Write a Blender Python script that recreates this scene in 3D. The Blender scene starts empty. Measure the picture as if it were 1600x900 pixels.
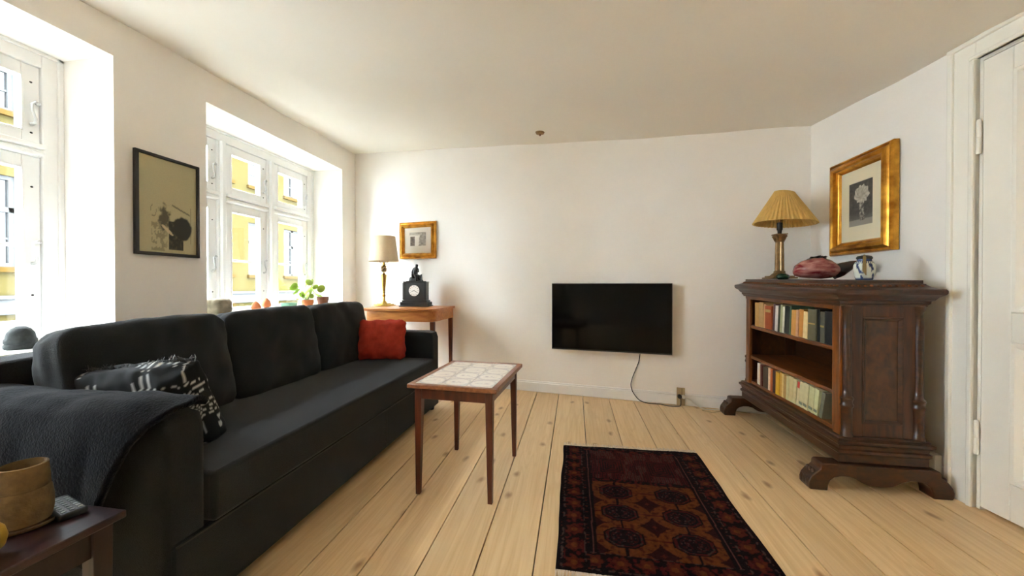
import bpy, bmesh, math, random
import numpy as np
from mathutils import Vector, Matrix, Euler, noise as mnoise

random.seed(7)
SC = bpy.context.scene
COL = SC.collection
R = math.radians
PI = math.pi

# ---------------------------------------------------------------- camera
cam_d = bpy.data.cameras.new('camera')
cam = bpy.data.objects.new('camera', cam_d)
COL.objects.link(cam)
cam.location = (0, 0, 1.0)
cam.rotation_euler = (R(89.6), 0, math.atan(98 / 580.0))
cam_d.sensor_fit = 'HORIZONTAL'
cam_d.sensor_width = 36.0
cam_d.lens = 36.0 * 580.0 / 1600.0
cam_d.clip_start = 0.02
cam_d.clip_end = 200
SC.camera = cam

# ---------------------------------------------------------------- sky, light, exposure
SKY = 31.0
SC.view_settings.view_transform = 'Standard'
SC.view_settings.look = 'None'
SC.view_settings.exposure = 1.56
SC.view_settings.gamma = 1.0
SC.view_settings.use_curve_mapping = False
SC.cycles.max_bounces = 14
SC.cycles.diffuse_bounces = 10
SC.cycles.glossy_bounces = 4
SC.cycles.transparent_max_bounces = 12
SC.cycles.sample_clamp_indirect = 12.0
SC.cycles.caustics_reflective = False
SC.cycles.caustics_refractive = False
SC.cycles.use_denoising = True

world = bpy.data.worlds.new('overcast_sky')
SC.world = world
world.use_nodes = True
wn = world.node_tree
for n in list(wn.nodes):
    wn.nodes.remove(n)
w_out = wn.nodes.new('ShaderNodeOutputWorld')
w_bg = wn.nodes.new('ShaderNodeBackground')
w_tc = wn.nodes.new('ShaderNodeTexCoord')
w_sep = wn.nodes.new('ShaderNodeSeparateXYZ')
w_ramp = wn.nodes.new('ShaderNodeValToRGB')
w_ramp.color_ramp.elements[0].position = 0.0
w_ramp.color_ramp.elements[0].color = (0.34, 0.38, 0.43, 1)
w_ramp.color_ramp.elements[1].position = 0.8
w_ramp.color_ramp.elements[1].color = (0.85, 0.925, 1.0, 1)
wn.links.new(w_tc.outputs['Generated'], w_sep.inputs[0])
wn.links.new(w_sep.outputs['Z'], w_ramp.inputs[0])
wn.links.new(w_ramp.outputs[0], w_bg.inputs[0])
w_bg.inputs[1].default_value = SKY
wn.links.new(w_bg.outputs[0], w_out.inputs[0])


# window openings in the left wall: (y0, y1)
WINS = [(0.14, 1.598), (2.10, 3.565), (-1.98, -0.52)]  # last one is unseen, added behind the camera for more daylight
WZ0, WZ1 = 0.70, 2.22
# ---------------------------------------------------------------- mesh helpers


class M:
    """Collects shapes in world (or local) coordinates; build() links ONE mesh object."""

    def __init__(s):
        s.v, s.f, s.c = [], [], []

    def add(s, verts, faces):
        k = len(s.v)
        s.v.extend([tuple(p) for p in verts])
        s.f.extend([tuple(i + k for i in f) for f in faces])
        return s

    def box(s, x0, x1, y0, y1, z0, z1, mat=None):
        if x0 > x1: x0, x1 = x1, x0
        if y0 > y1: y0, y1 = y1, y0
        if z0 > z1: z0, z1 = z1, z0
        p = [(x0, y0, z0), (x1, y0, z0), (x1, y1, z0), (x0, y1, z0), (x0, y0, z1), (x1, y0, z1), (x1, y1, z1), (x0, y1, z1)]
        if mat is not None:
            p = [mat @ Vector(q) for q in p]
        return s.add(p, [(0, 3, 2, 1), (4, 5, 6, 7), (0, 1, 5, 4), (1, 2, 6, 5), (2, 3, 7, 6), (3, 0, 4, 7)])

    def prism(s, poly, axis, a0, a1):
        """poly of 2-D points extruded along axis ('x','y','z') from a0 to a1"""
        n = len(poly)

        def P(p, a):
            return {'x': (a, p[0], p[1]), 'y': (p[0], a, p[1]), 'z': (p[0], p[1], a)}[axis]
        v = [P(p, a0) for p in poly] + [P(p, a1) for p in poly]
        f = [tuple(range(n - 1, -1, -1)), tuple(range(n, 2 * n))]
        f += [(i, (i + 1) % n, (i + 1) % n + n, i + n) for i in range(n)]
        return s.add(v, f)

    def lathe(s, prof, n=24, c=(0, 0, 0), mod=None, cap=True):
        v, f = [], []
        for (r, z) in prof:
            for k in range(n):
                a = 2 * PI * k / n
                rr = r * (mod(a, z) if mod else 1)
                v.append((c[0] + rr * math.cos(a), c[1] + rr * math.sin(a), c[2] + z))
        m = len(prof)
        for j in range(m - 1):
            for k in range(n):
                k2 = (k + 1) % n
                f.append((j * n + k, j * n + k2, (j + 1) * n + k2, (j + 1) * n + k))
        if cap:
            f.append(tuple(range(n - 1, -1, -1)))
            f.append(tuple((m - 1) * n + k for k in range(n)))
        return s.add(v, f)

    def tube(s, pts, r, n=8, cap=True):
        pts = [Vector(p) for p in pts]
        m = len(pts)
        rs = r if isinstance(r, (list, tuple)) else [r] * m
        v, f = [], []
        prev = None
        for i, p in enumerate(pts):
            t = (pts[min(i + 1, m - 1)] - pts[max(i - 1, 0)]).normalized()
            if prev is None:
                u = t.orthogonal().normalized()
            else:
                u = (prev - t * prev.dot(t))
                u = u.normalized() if u.length > 1e-6 else t.orthogonal().normalized()
            prev = u
            w = t.cross(u)
            for k in range(n):
                a = 2 * PI * k / n
                v.append(p + (u * math.cos(a) + w * math.sin(a)) * rs[i])
        for i in range(m - 1):
            for k in range(n):
                k2 = (k + 1) % n
                f.append((i * n + k, i * n + k2, (i + 1) * n + k2, (i + 1) * n + k))
        if cap:
            f.append(tuple(range(n - 1, -1, -1)))
            f.append(tuple((m - 1) * n + k for k in range(n)))
        return s.add(v, f)

    def ball(s, c, rx, ry, rz, n=16, m=10, fn=None):
        v, f = [], []
        for j in range(m + 1):
            th = PI * j / m
            for k in range(n):
                a = 2 * PI * k / n
                d = Vector((math.sin(th) * math.cos(a), math.sin(th) * math.sin(a), -math.cos(th)))
                q = 1 if fn is None else fn(d)
                v.append((c[0] + rx * d.x * q, c[1] + ry * d.y * q, c[2] + rz * d.z * q))
        for j in range(m):
            for k in range(n):
                k2 = (k + 1) % n
                f.append((j * n + k, j * n + k2, (j + 1) * n + k2, (j + 1) * n + k))
        return s.add(v, f)

    def frame(s, w, h, prof):
        """mitred rectangular frame standing in the XZ plane, its face to -Y; prof = [(inset, depth)]"""
        v, f = [], []
        for (i, d) in prof:
            a, b = w / 2 - i, h / 2 - i
            v += [(-a, -d, -b), (a, -d, -b), (a, -d, b), (-a, -d, b)]
        for j in range(len(prof) - 1):
            for k in range(4):
                k2 = (k + 1) % 4
                f.append((j * 4 + k, j * 4 + k2, (j + 1) * 4 + k2, (j + 1) * 4 + k))
        return s.add(v, f)

    def grid(s, nx, ny, fn):
        v = [fn(i / nx, j / ny) for j in range(ny + 1) for i in range(nx + 1)]
        W = nx + 1
        f = [(j * W + i, j * W + i + 1, (j + 1) * W + i + 1, (j + 1) * W + i) for j in range(ny) for i in range(nx)]
        return s.add(v, f)

    def build(s, name, mat, parent=None, off=(0, 0, 0), angle=40, bevel=0, seg=2, mods=None, smooth=True):
        me = bpy.data.meshes.new(name)
        o = Vector(off)
        me.from_pydata([tuple(Vector(p) - o) for p in s.v], [], s.f)
        me.update()
        bm = bmesh.new()
        bm.from_mesh(me)
        bmesh.ops.recalc_face_normals(bm, faces=bm.faces)
        bm.to_mesh(me)
        bm.free()
        if smooth:
            me.shade_smooth()
            me.set_sharp_from_angle(angle=R(angle))
        if mat is not None:
            me.materials.append(mat)
        ob = bpy.data.objects.new(name, me)
        COL.objects.link(ob)
        if parent is not None:
            ob.parent = parent
        if bevel:
            b = ob.modifiers.new('bevel', 'BEVEL')
            b.width = bevel
            b.segments = seg
            b.limit_method = 'ANGLE'
            b.angle_limit = R(35)
        return ob


def tag(o, label=None, cat=None, group=None, kind=None):
    if label: o['label'] = label
    if cat: o['category'] = cat
    if group: o['group'] = group
    if kind: o['kind'] = kind
    return o


def thing(name, label, cat, loc=(0, 0, 0), rz=0.0, group=None):
    o = bpy.data.objects.new(name, None)
    o.empty_display_size = 0.05
    COL.objects.link(o)
    o.location = loc
    o.rotation_euler = (0, 0, rz)
    return tag(o, label, cat, group)


def colour_grid(ob, fn):
    """per-corner print colour of a flat printed surface: fn(vertex) -> rgb (linear)"""
    me = ob.data
    at = me.color_attributes.new('print', 'FLOAT_COLOR', 'POINT')
    buf = np.ones((len(me.vertices), 4), dtype=np.float32)
    for i, v in enumerate(me.vertices):
        buf[i, :3] = fn(v.co)
    at.data.foreach_set('color', buf.ravel())


def vn(x, y, z=0.0):
    return mnoise.noise(Vector((x, y, z)))


def sstep(a, b, x):
    t = min(max((x - a) / (b - a), 0), 1)
    return t * t * (3 - 2 * t)


def mix3(a, b, t):
    return tuple(a[i] * (1 - t) + b[i] * t for i in range(3))


# ---------------------------------------------------------------- materials
def srgb(r, g, b):
    return tuple(((c / 255) / 12.92 if c / 255 <= 0.04045 else ((c / 255 + 0.055) / 1.055) ** 2.4) for c in (r, g, b))


def mat(name, col, rough=0.5, metal=0.0, vary=0.0, vscale=8.0, vcol=None, bump=0.0, bscale=60.0, spec=0.5, sheen=0.0, stretch=(1, 1, 1), attr=None, coat=0.0, rnd=0.0):
    m = bpy.data.materials.new(name)
    m.use_nodes = True
    nt = m.node_tree
    b = nt.nodes['Principled BSDF']
    b.inputs['Base Color'].default_value = (*col, 1)
    b.inputs['Roughness'].default_value = rough
    b.inputs['Metallic'].default_value = metal
    b.inputs['Specular IOR Level'].default_value = spec
    if sheen:
        b.inputs['Sheen Weight'].default_value = sheen
        b.inputs['Sheen Roughness'].default_value = 0.5
    if coat:
        b.inputs['Coat Weight'].default_value = coat
        b.inputs['Coat Roughness'].default_value = 0.15
    tc = nt.nodes.new('ShaderNodeTexCoord')
    mp = nt.nodes.new('ShaderNodeMapping')
    mp.inputs['Scale'].default_value = stretch
    nt.links.new(tc.outputs['Object'], mp.inputs[0])
    if attr:
        a = nt.nodes.new('ShaderNodeAttribute')
        a.attribute_name = attr
        nt.links.new(a.outputs['Color'], b.inputs['Base Color'])
    elif vary:
        nz = nt.nodes.new('ShaderNodeTexNoise')
        nz.inputs['Scale'].default_value = vscale
        nz.inputs['Detail'].default_value = 5
        nt.links.new(mp.outputs[0], nz.inputs['Vector'])
        rp = nt.nodes.new('ShaderNodeValToRGB')
        c2 = vcol if vcol else tuple(c * (1 - vary) for c in col)
        rp.color_ramp.elements[0].position = 0.35
        rp.color_ramp.elements[0].color = (*c2, 1)
        rp.color_ramp.elements[1].position = 0.65
        rp.color_ramp.elements[1].color = (*col, 1)
        nt.links.new(nz.outputs[0], rp.inputs[0])
        nt.links.new(rp.outputs[0], b.inputs['Base Color'])
    if bump:
        n2 = nt.nodes.new('ShaderNodeTexNoise')
        n2.inputs['Scale'].default_value = bscale
        n2.inputs['Detail'].default_value = 3
        nt.links.new(mp.outputs[0], n2.inputs['Vector'])
        bp = nt.nodes.new('ShaderNodeBump')
        bp.inputs['Strength'].default_value = bump
        bp.inputs['Distance'].default_value = 0.004
        nt.links.new(n2.outputs[0], bp.inputs['Height'])
        nt.links.new(bp.outputs[0], b.inputs['Normal'])
    return m


def wood(name, c1, c2, rough=0.4, grain=(6, 60, 60), bands=0.0, coat=0.0, spec=0.5, bump=0.15):
    """grain: object-space scale per axis (small number = along the grain)"""
    m = bpy.data.materials.new(name)
    m.use_nodes = True
    nt = m.node_tree
    b = nt.nodes['Principled BSDF']
    b.inputs['Roughness'].default_value = rough
    b.inputs['Specular IOR Level'].default_value = spec
    if coat:
        b.inputs['Coat Weight'].default_value = coat
        b.inputs['Coat Roughness'].default_value = 0.2
    tc = nt.nodes.new('ShaderNodeTexCoord')
    mp = nt.nodes.new('ShaderNodeMapping')
    mp.inputs['Scale'].default_value = grain
    nz = nt.nodes.new('ShaderNodeTexNoise')
    nz.inputs['Scale'].default_value = 1.0
    nz.inputs['Detail'].default_value = 6
    nz.inputs['Distortion'].default_value = 0.6
    rp = nt.nodes.new('ShaderNodeValToRGB')
    rp.color_ramp.elements[0].position = 0.3
    rp.color_ramp.elements[0].color = (*c1, 1)
    rp.color_ramp.elements[1].position = 0.7
    rp.color_ramp.elements[1].color = (*c2, 1)
    nt.links.new(tc.outputs['Object'], mp.inputs[0])
    nt.links.new(mp.outputs[0], nz.inputs['Vector'])
    nt.links.new(nz.outputs[0], rp.inputs[0])
    nt.links.new(rp.outputs[0], b.inputs['Base Color'])
    bp = nt.nodes.new('ShaderNodeBump')
    bp.inputs['Strength'].default_value = bump
    bp.inputs['Distance'].default_value = 0.002
    nt.links.new(nz.outputs[0], bp.inputs['Height'])
    nt.links.new(bp.outputs[0], b.inputs['Normal'])
    return m


def pine_mat():
    m = bpy.data.materials.new('pine_boards')
    m.use_nodes = True
    nt = m.node_tree
    L = nt.links.new
    N = nt.nodes.new
    b = nt.nodes['Principled BSDF']
    b.inputs['Specular IOR Level'].default_value = 0.5
    tc = N('ShaderNodeTexCoord')
    oi = N('ShaderNodeObjectInfo')
    cmb = N('ShaderNodeCombineXYZ')
    mul = N('ShaderNodeMath'); mul.operation = 'MULTIPLY'; mul.inputs[1].default_value = 37.0
    L(oi.outputs['Random'], mul.inputs[0])
    L(mul.outputs[0], cmb.inputs[1]); L(mul.outputs[0], cmb.inputs[2])
    add = N('ShaderNodeVectorMath'); add.operation = 'ADD'
    L(tc.outputs['Object'], add.inputs[0]); L(cmb.outputs[0], add.inputs[1])
    # fine grain
    mp = N('ShaderNodeMapping'); mp.inputs['Scale'].default_value = (55, 1.6, 1)
    L(add.outputs[0], mp.inputs[0])
    nz = N('ShaderNodeTexNoise'); nz.inputs['Scale'].default_value = 1; nz.inputs['Detail'].default_value = 6; nz.inputs['Distortion'].default_value = 0.4
    L(mp.outputs[0], nz.inputs['Vector'])
    # cathedral rings
    mp2 = N('ShaderNodeMapping'); mp2.inputs['Scale'].default_value = (9, 0.55, 1)
    L(add.outputs[0], mp2.inputs[0])
    nzw = N('ShaderNodeTexNoise'); nzw.inputs['Scale'].default_value = 1; nzw.inputs['Detail'].default_value = 2; nzw.inputs['Distortion'].default_value = 0.8
    L(mp2.outputs[0], nzw.inputs['Vector'])
    ring = N('ShaderNodeMath'); ring.operation = 'MULTIPLY'; ring.inputs[1].default_value = 70
    L(nzw.outputs[0], ring.inputs[0])
    sn = N('ShaderNodeMath'); sn.operation = 'SINE'
    L(ring.outputs[0], sn.inputs[0])
    mr = N('ShaderNodeMapRange'); mr.inputs['From Min'].default_value = 0.2; mr.inputs['From Max'].default_value = 1.0; mr.inputs['To Max'].default_value = 0.22
    L(sn.outputs[0], mr.inputs['Value'])
    # base colour
    rp = N('ShaderNodeValToRGB')
    rp.color_ramp.elements[0].position = 0.3; rp.color_ramp.elements[0].color = (0.74, 0.50, 0.25, 1)
    rp.color_ramp.elements[1].position = 0.7; rp.color_ramp.elements[1].color = (0.86, 0.63, 0.36, 1)
    L(nz.outputs[0], rp.inputs[0])
    mx = N('ShaderNodeMix'); mx.data_type = 'RGBA'
    L(mr.outputs[0], mx.inputs['Factor']); L(rp.outputs[0], mx.inputs['A']); mx.inputs['B'].default_value = (0.60, 0.36, 0.15, 1)
    # knots: sparse stretched cells
    mp3 = N('ShaderNodeMapping'); mp3.inputs['Scale'].default_value = (7.0, 3.6, 1)
    L(add.outputs[0], mp3.inputs[0])
    sepz = N('ShaderNodeSeparateXYZ'); L(mp3.outputs[0], sepz.inputs[0])
    cm3 = N('ShaderNodeCombineXYZ'); L(sepz.outputs[0], cm3.inputs[0]); L(sepz.outputs[1], cm3.inputs[1])
    vo = N('ShaderNodeTexVoronoi'); vo.voronoi_dimensions = '2D'; vo.feature = 'F1'; vo.inputs['Scale'].default_value = 1
    nzk = N('ShaderNodeTexNoise'); nzk.inputs['Scale'].default_value = 2.5
    L(cm3.outputs[0], nzk.inputs['Vector'])
    mk = N('ShaderNodeVectorMath'); mk.operation = 'SCALE'; mk.inputs['Scale'].default_value = 0.22
    L(nzk.outputs['Color'], mk.inputs[0])
    ak = N('ShaderNodeVectorMath'); ak.operation = 'ADD'; L(cm3.outputs[0], ak.inputs[0]); L(mk.outputs[0], ak.inputs[1])
    L(ak.outputs[0], vo.inputs['Vector'])
    sepc = N('ShaderNodeSeparateColor'); L(vo.outputs['Color'], sepc.inputs[0])
    thr = N('ShaderNodeMath'); thr.operation = 'GREATER_THAN'; thr.inputs[1].default_value = 0.72
    L(sepc.outputs[0], thr.inputs[0])
    core = N('ShaderNodeMapRange'); core.inputs['From Min'].default_value = 0.03; core.inputs['From Max'].default_value = 0.15; core.inputs['To Min'].default_value = 0.72; core.inputs['To Max'].default_value = 0
    L(vo.outputs['Distance'], core.inputs['Value'])
    kf = N('ShaderNodeMath'); kf.operation = 'MULTIPLY'; L(core.outputs[0], kf.inputs[0]); L(thr.outputs[0], kf.inputs[1])
    mx2 = N('ShaderNodeMix'); mx2.data_type = 'RGBA'
    L(kf.outputs[0], mx2.inputs['Factor']); L(mx.outputs['Result'], mx2.inputs['A']); mx2.inputs['B'].default_value = (*srgb(138, 84, 42), 1)
    # board to board tone
    hs = N('ShaderNodeHueSaturation')
    vr = N('ShaderNodeMapRange'); vr.inputs['To Min'].default_value = 0.88; vr.inputs['To Max'].default_value = 1.08
    L(oi.outputs['Random'], vr.inputs['Value']); L(vr.outputs[0], hs.inputs['Value'])
    L(mx2.outputs['Result'], hs.inputs['Color'])
    L(hs.outputs[0], b.inputs['Base Color'])
    rr = N('ShaderNodeMapRange'); rr.inputs['To Min'].default_value = 0.34; rr.inputs['To Max'].default_value = 0.55
    L(nz.outputs[0], rr.inputs['Value']); L(rr.outputs[0], b.inputs['Roughness'])
    bp = N('ShaderNodeBump'); bp.inputs['Strength'].default_value = 0.12; bp.inputs['Distance'].default_value = 0.002
    L(nz.outputs[0], bp.inputs['Height']); L(bp.outputs[0], b.inputs['Normal'])
    return m


def glass_mat():
    m = bpy.data.materials.new('window_glass')
    m.use_nodes = True
    nt = m.node_tree
    nt.nodes.remove(nt.nodes['Principled BSDF'])
    out = nt.nodes['Material Output']
    tr = nt.nodes.new('ShaderNodeBsdfTransparent')
    tr.inputs[0].default_value = (0.96, 0.98, 0.97, 1)
    gl = nt.nodes.new('ShaderNodeBsdfGlossy')
    gl.inputs['Roughness'].default_value = 0.02
    fc = nt.nodes.new('ShaderNodeLayerWeight')          # Schlick reflectance, the same on both faces of the pane
    fc.inputs[0].default_value = 0.5
    pw = nt.nodes.new('ShaderNodeMath'); pw.operation = 'POWER'; pw.inputs[1].default_value = 5.0
    lw = nt.nodes.new('ShaderNodeMath'); lw.operation = 'MULTIPLY_ADD'; lw.inputs[1].default_value = 0.96; lw.inputs[2].default_value = 0.04
    nt.links.new(fc.outputs['Facing'], pw.inputs[0])
    nt.links.new(pw.outputs[0], lw.inputs[0])
    mx = nt.nodes.new('ShaderNodeMixShader')
    nt.links.new(lw.outputs[0], mx.inputs[0])
    nt.links.new(tr.outputs[0], mx.inputs[1])
    nt.links.new(gl.outputs[0], mx.inputs[2])
    nt.links.new(mx.outputs[0], out.inputs[0])
    return m


MT = {}
MT['wall'] = mat('white_plaster', (0.90, 0.872, 0.825), 0.85, vary=0.03, vscale=3, bump=0.12, bscale=40)
MT['ceiling'] = mat('ceiling_plaster', (0.83, 0.79, 0.705), 0.9, vary=0.03, vscale=1.5, bump=0.1, bscale=25)
MT['paint'] = mat('white_gloss_paint', (0.86, 0.86, 0.85), 0.35, vary=0.03, vscale=6)
MT['doorpaint'] = mat('cream_door_paint', (0.88, 0.86, 0.79), 0.4, vary=0.03, vscale=6, bump=0.04, bscale=30)
MT['pine'] = pine_mat()
MT['gap'] = mat('dark_gap', (0.03, 0.02, 0.012), 0.9, vary=0.3)
MT['glass'] = glass_mat()
MT['sofa'] = mat('charcoal_fabric', (0.0155, 0.017, 0.0195), 0.95, vary=0.25, vscale=220, bump=0.5, bscale=500, spec=0.15, sheen=0.12)
MT['wool'] = mat('navy_wool', (0.0062, 0.0064, 0.0098), 1.0, vary=0.5, vscale=90, bump=1.0, bscale=160, spec=0.1, sheen=0.05)
MT['redfab'] = mat('red_cotton', srgb(172, 56, 40), 0.9, vary=0.2, vscale=30, bump=0.3, bscale=200, spec=0.2)
MT['print'] = mat('printed_surface', (0.5, 0.5, 0.5), 0.75, attr='print', spec=0.25)
MT['pile'] = mat('rug_pile', (0.5, 0.5, 0.5), 0.95, attr='print', spec=0.1, bump=0.8, bscale=260)
MT['glaze'] = mat('tile_glaze', (0.5, 0.5, 0.5), 0.25, attr='print')
MT['mahog'] = wood('dark_mahogany', srgb(62, 26, 16), srgb(98, 46, 28), 0.35, (40, 40, 5))
MT['tabtop'] = wood('table_rim_teak', srgb(110, 62, 34), srgb(146, 90, 52), 0.35, (50, 6, 50))
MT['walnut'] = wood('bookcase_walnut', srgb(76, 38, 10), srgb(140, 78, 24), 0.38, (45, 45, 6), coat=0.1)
MT['walnutShade'] = wood('bookcase_shaded_walnut', srgb(44, 22, 8), srgb(86, 45, 15), 0.38, (45, 45, 6), coat=0.1)  # same walnut, darkened to paint in the shade on the ends
MT['walnutH'] = wood('bookcase_walnut_boards', srgb(76, 38, 10), srgb(140, 78, 24), 0.35, (45, 6, 45), coat=0.15)
MT["walnutD"] = wood("bookcase_dark_walnut", srgb(40, 20, 8), srgb(72, 37, 13), 0.35, (30, 8, 45), coat=0.15)
MT['burl'] = wood('burl_panel', srgb(46, 26, 11), srgb(88, 52, 22), 0.38, (28, 28, 18), coat=0.1)
MT['cherry'] = wood('console_cherry', srgb(172, 100, 44), srgb(208, 140, 72), 0.35, (6, 40, 30), coat=0.15)
MT['cherryD'] = wood('console_dark_legs', srgb(70, 34, 18), srgb(110, 58, 30), 0.35, (40, 40, 6))
MT['sideleg'] = wood('side_table_legs', srgb(24, 10, 10), srgb(42, 19, 18), 0.4, (40, 40, 6))
MT['sidetab'] = wood('side_table_wood', srgb(34, 17, 19), srgb(56, 32, 33), 0.3, (40, 6, 40), coat=0.1)
MT['gold'] = mat('gilt', srgb(222, 164, 66), 0.28, metal=0.9, vary=0.5, vscale=14, vcol=srgb(160, 104, 34), bump=0.3, bscale=60)
MT['brass'] = mat('brass', srgb(206, 170, 92), 0.25, metal=1.0, vary=0.25, vscale=20)
MT['bronze'] = mat('aged_brass', srgb(158, 128, 90), 0.35, metal=0.85, vary=0.4, vscale=25)
MT['black'] = mat('black_slate', (0.012, 0.012, 0.013), 0.3, vary=0.3, vscale=20)
MT['blackframe'] = mat('black_frame', (0.014, 0.011, 0.01), 0.4, vary=0.2)
MT['bronzefig'] = mat('dark_bronze', (0.018, 0.015, 0.013), 0.35, metal=0.3, vary=0.3, vscale=30)
MT['dial'] = mat('enamel_dial', (0.85, 0.84, 0.80), 0.3, vary=0.04)
MT['ink'] = mat('black_ink', (0.01, 0.01, 0.01), 0.5, vary=0.1)
MT['screen'] = mat('tv_screen', (0.002, 0.002, 0.0025), 0.10, vary=0.1, spec=0.14)
MT['plastic'] = mat('black_plastic', (0.01, 0.01, 0.011), 0.4, vary=0.15)
MT['silver'] = mat('silver_edge', (0.6, 0.6, 0.6), 0.35, metal=0.6, vary=0.1)
MT['shade'] = mat('cream_lampshade', srgb(226, 206, 172), 0.85, vary=0.06, vscale=120, bump=0.2, bscale=300)
MT['pleat'] = mat('pleated_shade', srgb(226, 190, 112), 0.85, vary=0.12, vscale=30)
MT['clay'] = mat('raw_clay', srgb(122, 98, 64), 0.92, vary=0.35, vscale=40, bump=1.0, bscale=55)
MT['gourd'] = mat('mustard_glaze', srgb(178, 140, 44), 0.6, vary=0.25, vscale=14, bump=0.2, bscale=40)
MT['redglaze'] = mat('red_mottled_glaze', srgb(120, 30, 36), 0.25, vary=0.5, vscale=16, vcol=srgb(186, 128, 118), stretch=(1, 1, 3))
MT['darkglaze'] = mat('black_red_glaze', srgb(34, 12, 14), 0.25, vary=0.3)
MT['greenglass'] = mat('green_glass', srgb(30, 66, 48), 0.2, vary=0.4, vscale=30)
MT['porcelain'] = mat('white_porcelain', (0.5, 0.5, 0.5), 0.2, attr='print')
MT['raffia'] = mat('raffia', srgb(150, 126, 80), 0.9, vary=0.3)
MT['terracotta'] = mat('terracotta', srgb(196, 112, 62), 0.8, vary=0.2)
MT['brownpot'] = mat('brown_pot', srgb(112, 66, 40), 0.7, vary=0.2)
MT['greenpot'] = mat('green_glazed_pot', srgb(96, 140, 112), 0.4, vary=0.2)
MT['leaf'] = mat('pale_leaf', srgb(158, 186, 70), 0.45, vary=0.3, vscale=10)
MT['stem'] = mat('leaf_stem', srgb(140, 150, 90), 0.6, vary=0.2)
MT['stone'] = mat('rough_stone', srgb(150, 138, 116), 0.95, vary=0.45, vscale=18, bump=1.0, bscale=22)
MT['greystone'] = mat('grey_felt', srgb(50, 53, 53), 0.95, vary=0.35, vscale=50, bump=0.6, bscale=90)
MT['plate'] = mat('brown_plate', srgb(176, 156, 120), 0.5, vary=0.15)
MT['key'] = mat('grey_rubber_key', (0.16, 0.17, 0.165), 0.6, vary=0.1)
MT['whitecord'] = mat('white_plastic', (0.78, 0.76, 0.70), 0.4, vary=0.06)
MT['facade'] = mat('ochre_render', (0.030, 0.0238, 0.0088), 0.9, vary=0.08, vscale=0.6, spec=0.0)
MT['facadewhite'] = mat('cornice_white', (0.040, 0.040, 0.040), 0.8, vary=0.06, spec=0.0)
MT['facadeglass'] = mat('far_window_glass', (0.013, 0.0135, 0.014), 0.15, vary=0.2, vscale=2)
MT['facadesill'] = mat('ochre_sill', (0.030, 0.018, 0.005), 0.9, vary=0.1, spec=0.0)
MT['rooftile'] = mat('roof_tiles', (0.16, 0.06, 0.035), 0.9, vary=0.3, vscale=8)
MT['street'] = mat('street_paving', (0.16, 0.155, 0.15), 0.9, vary=0.2, vscale=2)
MT['fringe'] = mat('rug_fringe', srgb(226, 208, 186), 0.95, vary=0.2, vscale=60)
MT['paper'] = mat('book_pages', srgb(214, 196, 156), 0.9, vary=0.12, vscale=60, stretch=(1, 8, 1))

# ---------------------------------------------------------------- room shell
BW0 = Vector((-2.416, 3.801)); BW1 = Vector((1.759, 3.149))      # back wall, floor line


def back_y(x):
    return BW0.y + (x - BW0.x) * (BW1.y - BW0.y) / (BW1.x - BW0.x)


def right_x(y):
    return 1.784 - 0.1 * (y - 2.004) if y < 2.09 else 1.7754 + (y - 2.09) * (1.759 - 1.7754) / (3.149 - 2.09)


def ceil_z(x, y):
    d = min(max(3.2 - y, -0.6), 1.4)
    return 2.384 + 0.019 * min(y, 3.9) - 0.0605 * (x + 2.416) - 0.011 * (x + 2.416) * d


NEAR = -3.0
LX = -2.416
# floor slab and boards
fl = M().box(-2.95, 2.6, NEAR - 0.15, 4.1, -0.12, -0.022).build('floor', MT['gap'])
tag(fl, kind='structure')
edges = [-2.40, -2.19, -1.98, -1.77, -1.56, -1.35, -1.147, -0.94, -0.74, -0.543, -0.345, -0.143, 0.072, 0.296, 0.50, 0.69, 0.875, 1.06, 1.25, 1.445, 1.65, 1.85, 2.05, 2.26]
for i in range(len(edges) - 1):
    gw = 0.0022
    a, b = edges[i] + gw, edges[i + 1] - gw
    if i == 0: a = -2.414
    yb0, yb1 = back_y(a) - 0.001, back_y(b) - 0.001
    y0 = NEAR + 0.002
    mm = M()
    top = random.uniform(-0.0012, 0.0)
    if b > 1.70:     # cut the boards along the right wall
        ys = [y for y in np.linspace(NEAR, 3.3, 60) if right_x(y) > (a + b) / 2]
        ymax = max(ys)
        yb0 = yb1 = min(ymax + 0.02, back_y(b))
        if b < 1.78: yb0, yb1 = back_y(a) - 0.001, back_y(b) - 0.001
    mm.prism([(a, y0), (b, y0), (b, yb1), (a, yb0)], 'z', -0.022, top)
    mm.build('plank', MT['pine'], fl, bevel=0.0012, seg=1)

# walls
wl = M()
ys = sorted([y for w in WINS for y in w])
segs = [(NEAR - 0.15, ys[0]), (ys[1], ys[2]), (ys[3], ys[4]), (ys[5], 4.0)]
for a, b in segs:
    wl.box(-2.92, LX, a, b, -0.12, 2.62)
for a, b in WINS:
    wl.box(-2.92, LX, a, b, -0.12, WZ0 - 0.02)
    wl.box(-2.92, LX, a, b, WZ1, 2.62)
tag(wl.build('wall_left', MT['wall']), kind='structure')

d = (BW1 - BW0).normalized()
nb = Vector((-d.y, d.x))
p0 = BW0; p1 = BW1 + d * 0.3
tag(M().prism([p0, p1, p1 + nb * 0.15, p0 + nb * 0.15], 'z', -0.12, 2.62).build('wall_back', MT['wall']), kind='structure')

# right wall: solid part behind the bookcase, door wall in front of it
DY0, DY1, DZ = 1.10, 1.99, 2.005


def rw_poly(y0, y1):
    return [(right_x(y0), y0), (right_x(y1), y1), (right_x(y1) + 0.16, y1), (right_x(y0) + 0.16, y0)]


wr = M()
wr.prism(rw_poly(2.0901, 3.16), 'z', -0.12, 2.62)
wr.prism(rw_poly(DY1, 2.0899), 'z', -0.12, 2.62)
wr.prism(rw_poly(NEAR - 0.15, DY0), 'z', -0.12, 2.62)
wr.prism(rw_poly(DY0, DY1), 'z', DZ, 2.62)
tag(wr.build('wall_right', MT['wall']), kind='structure')

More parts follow.
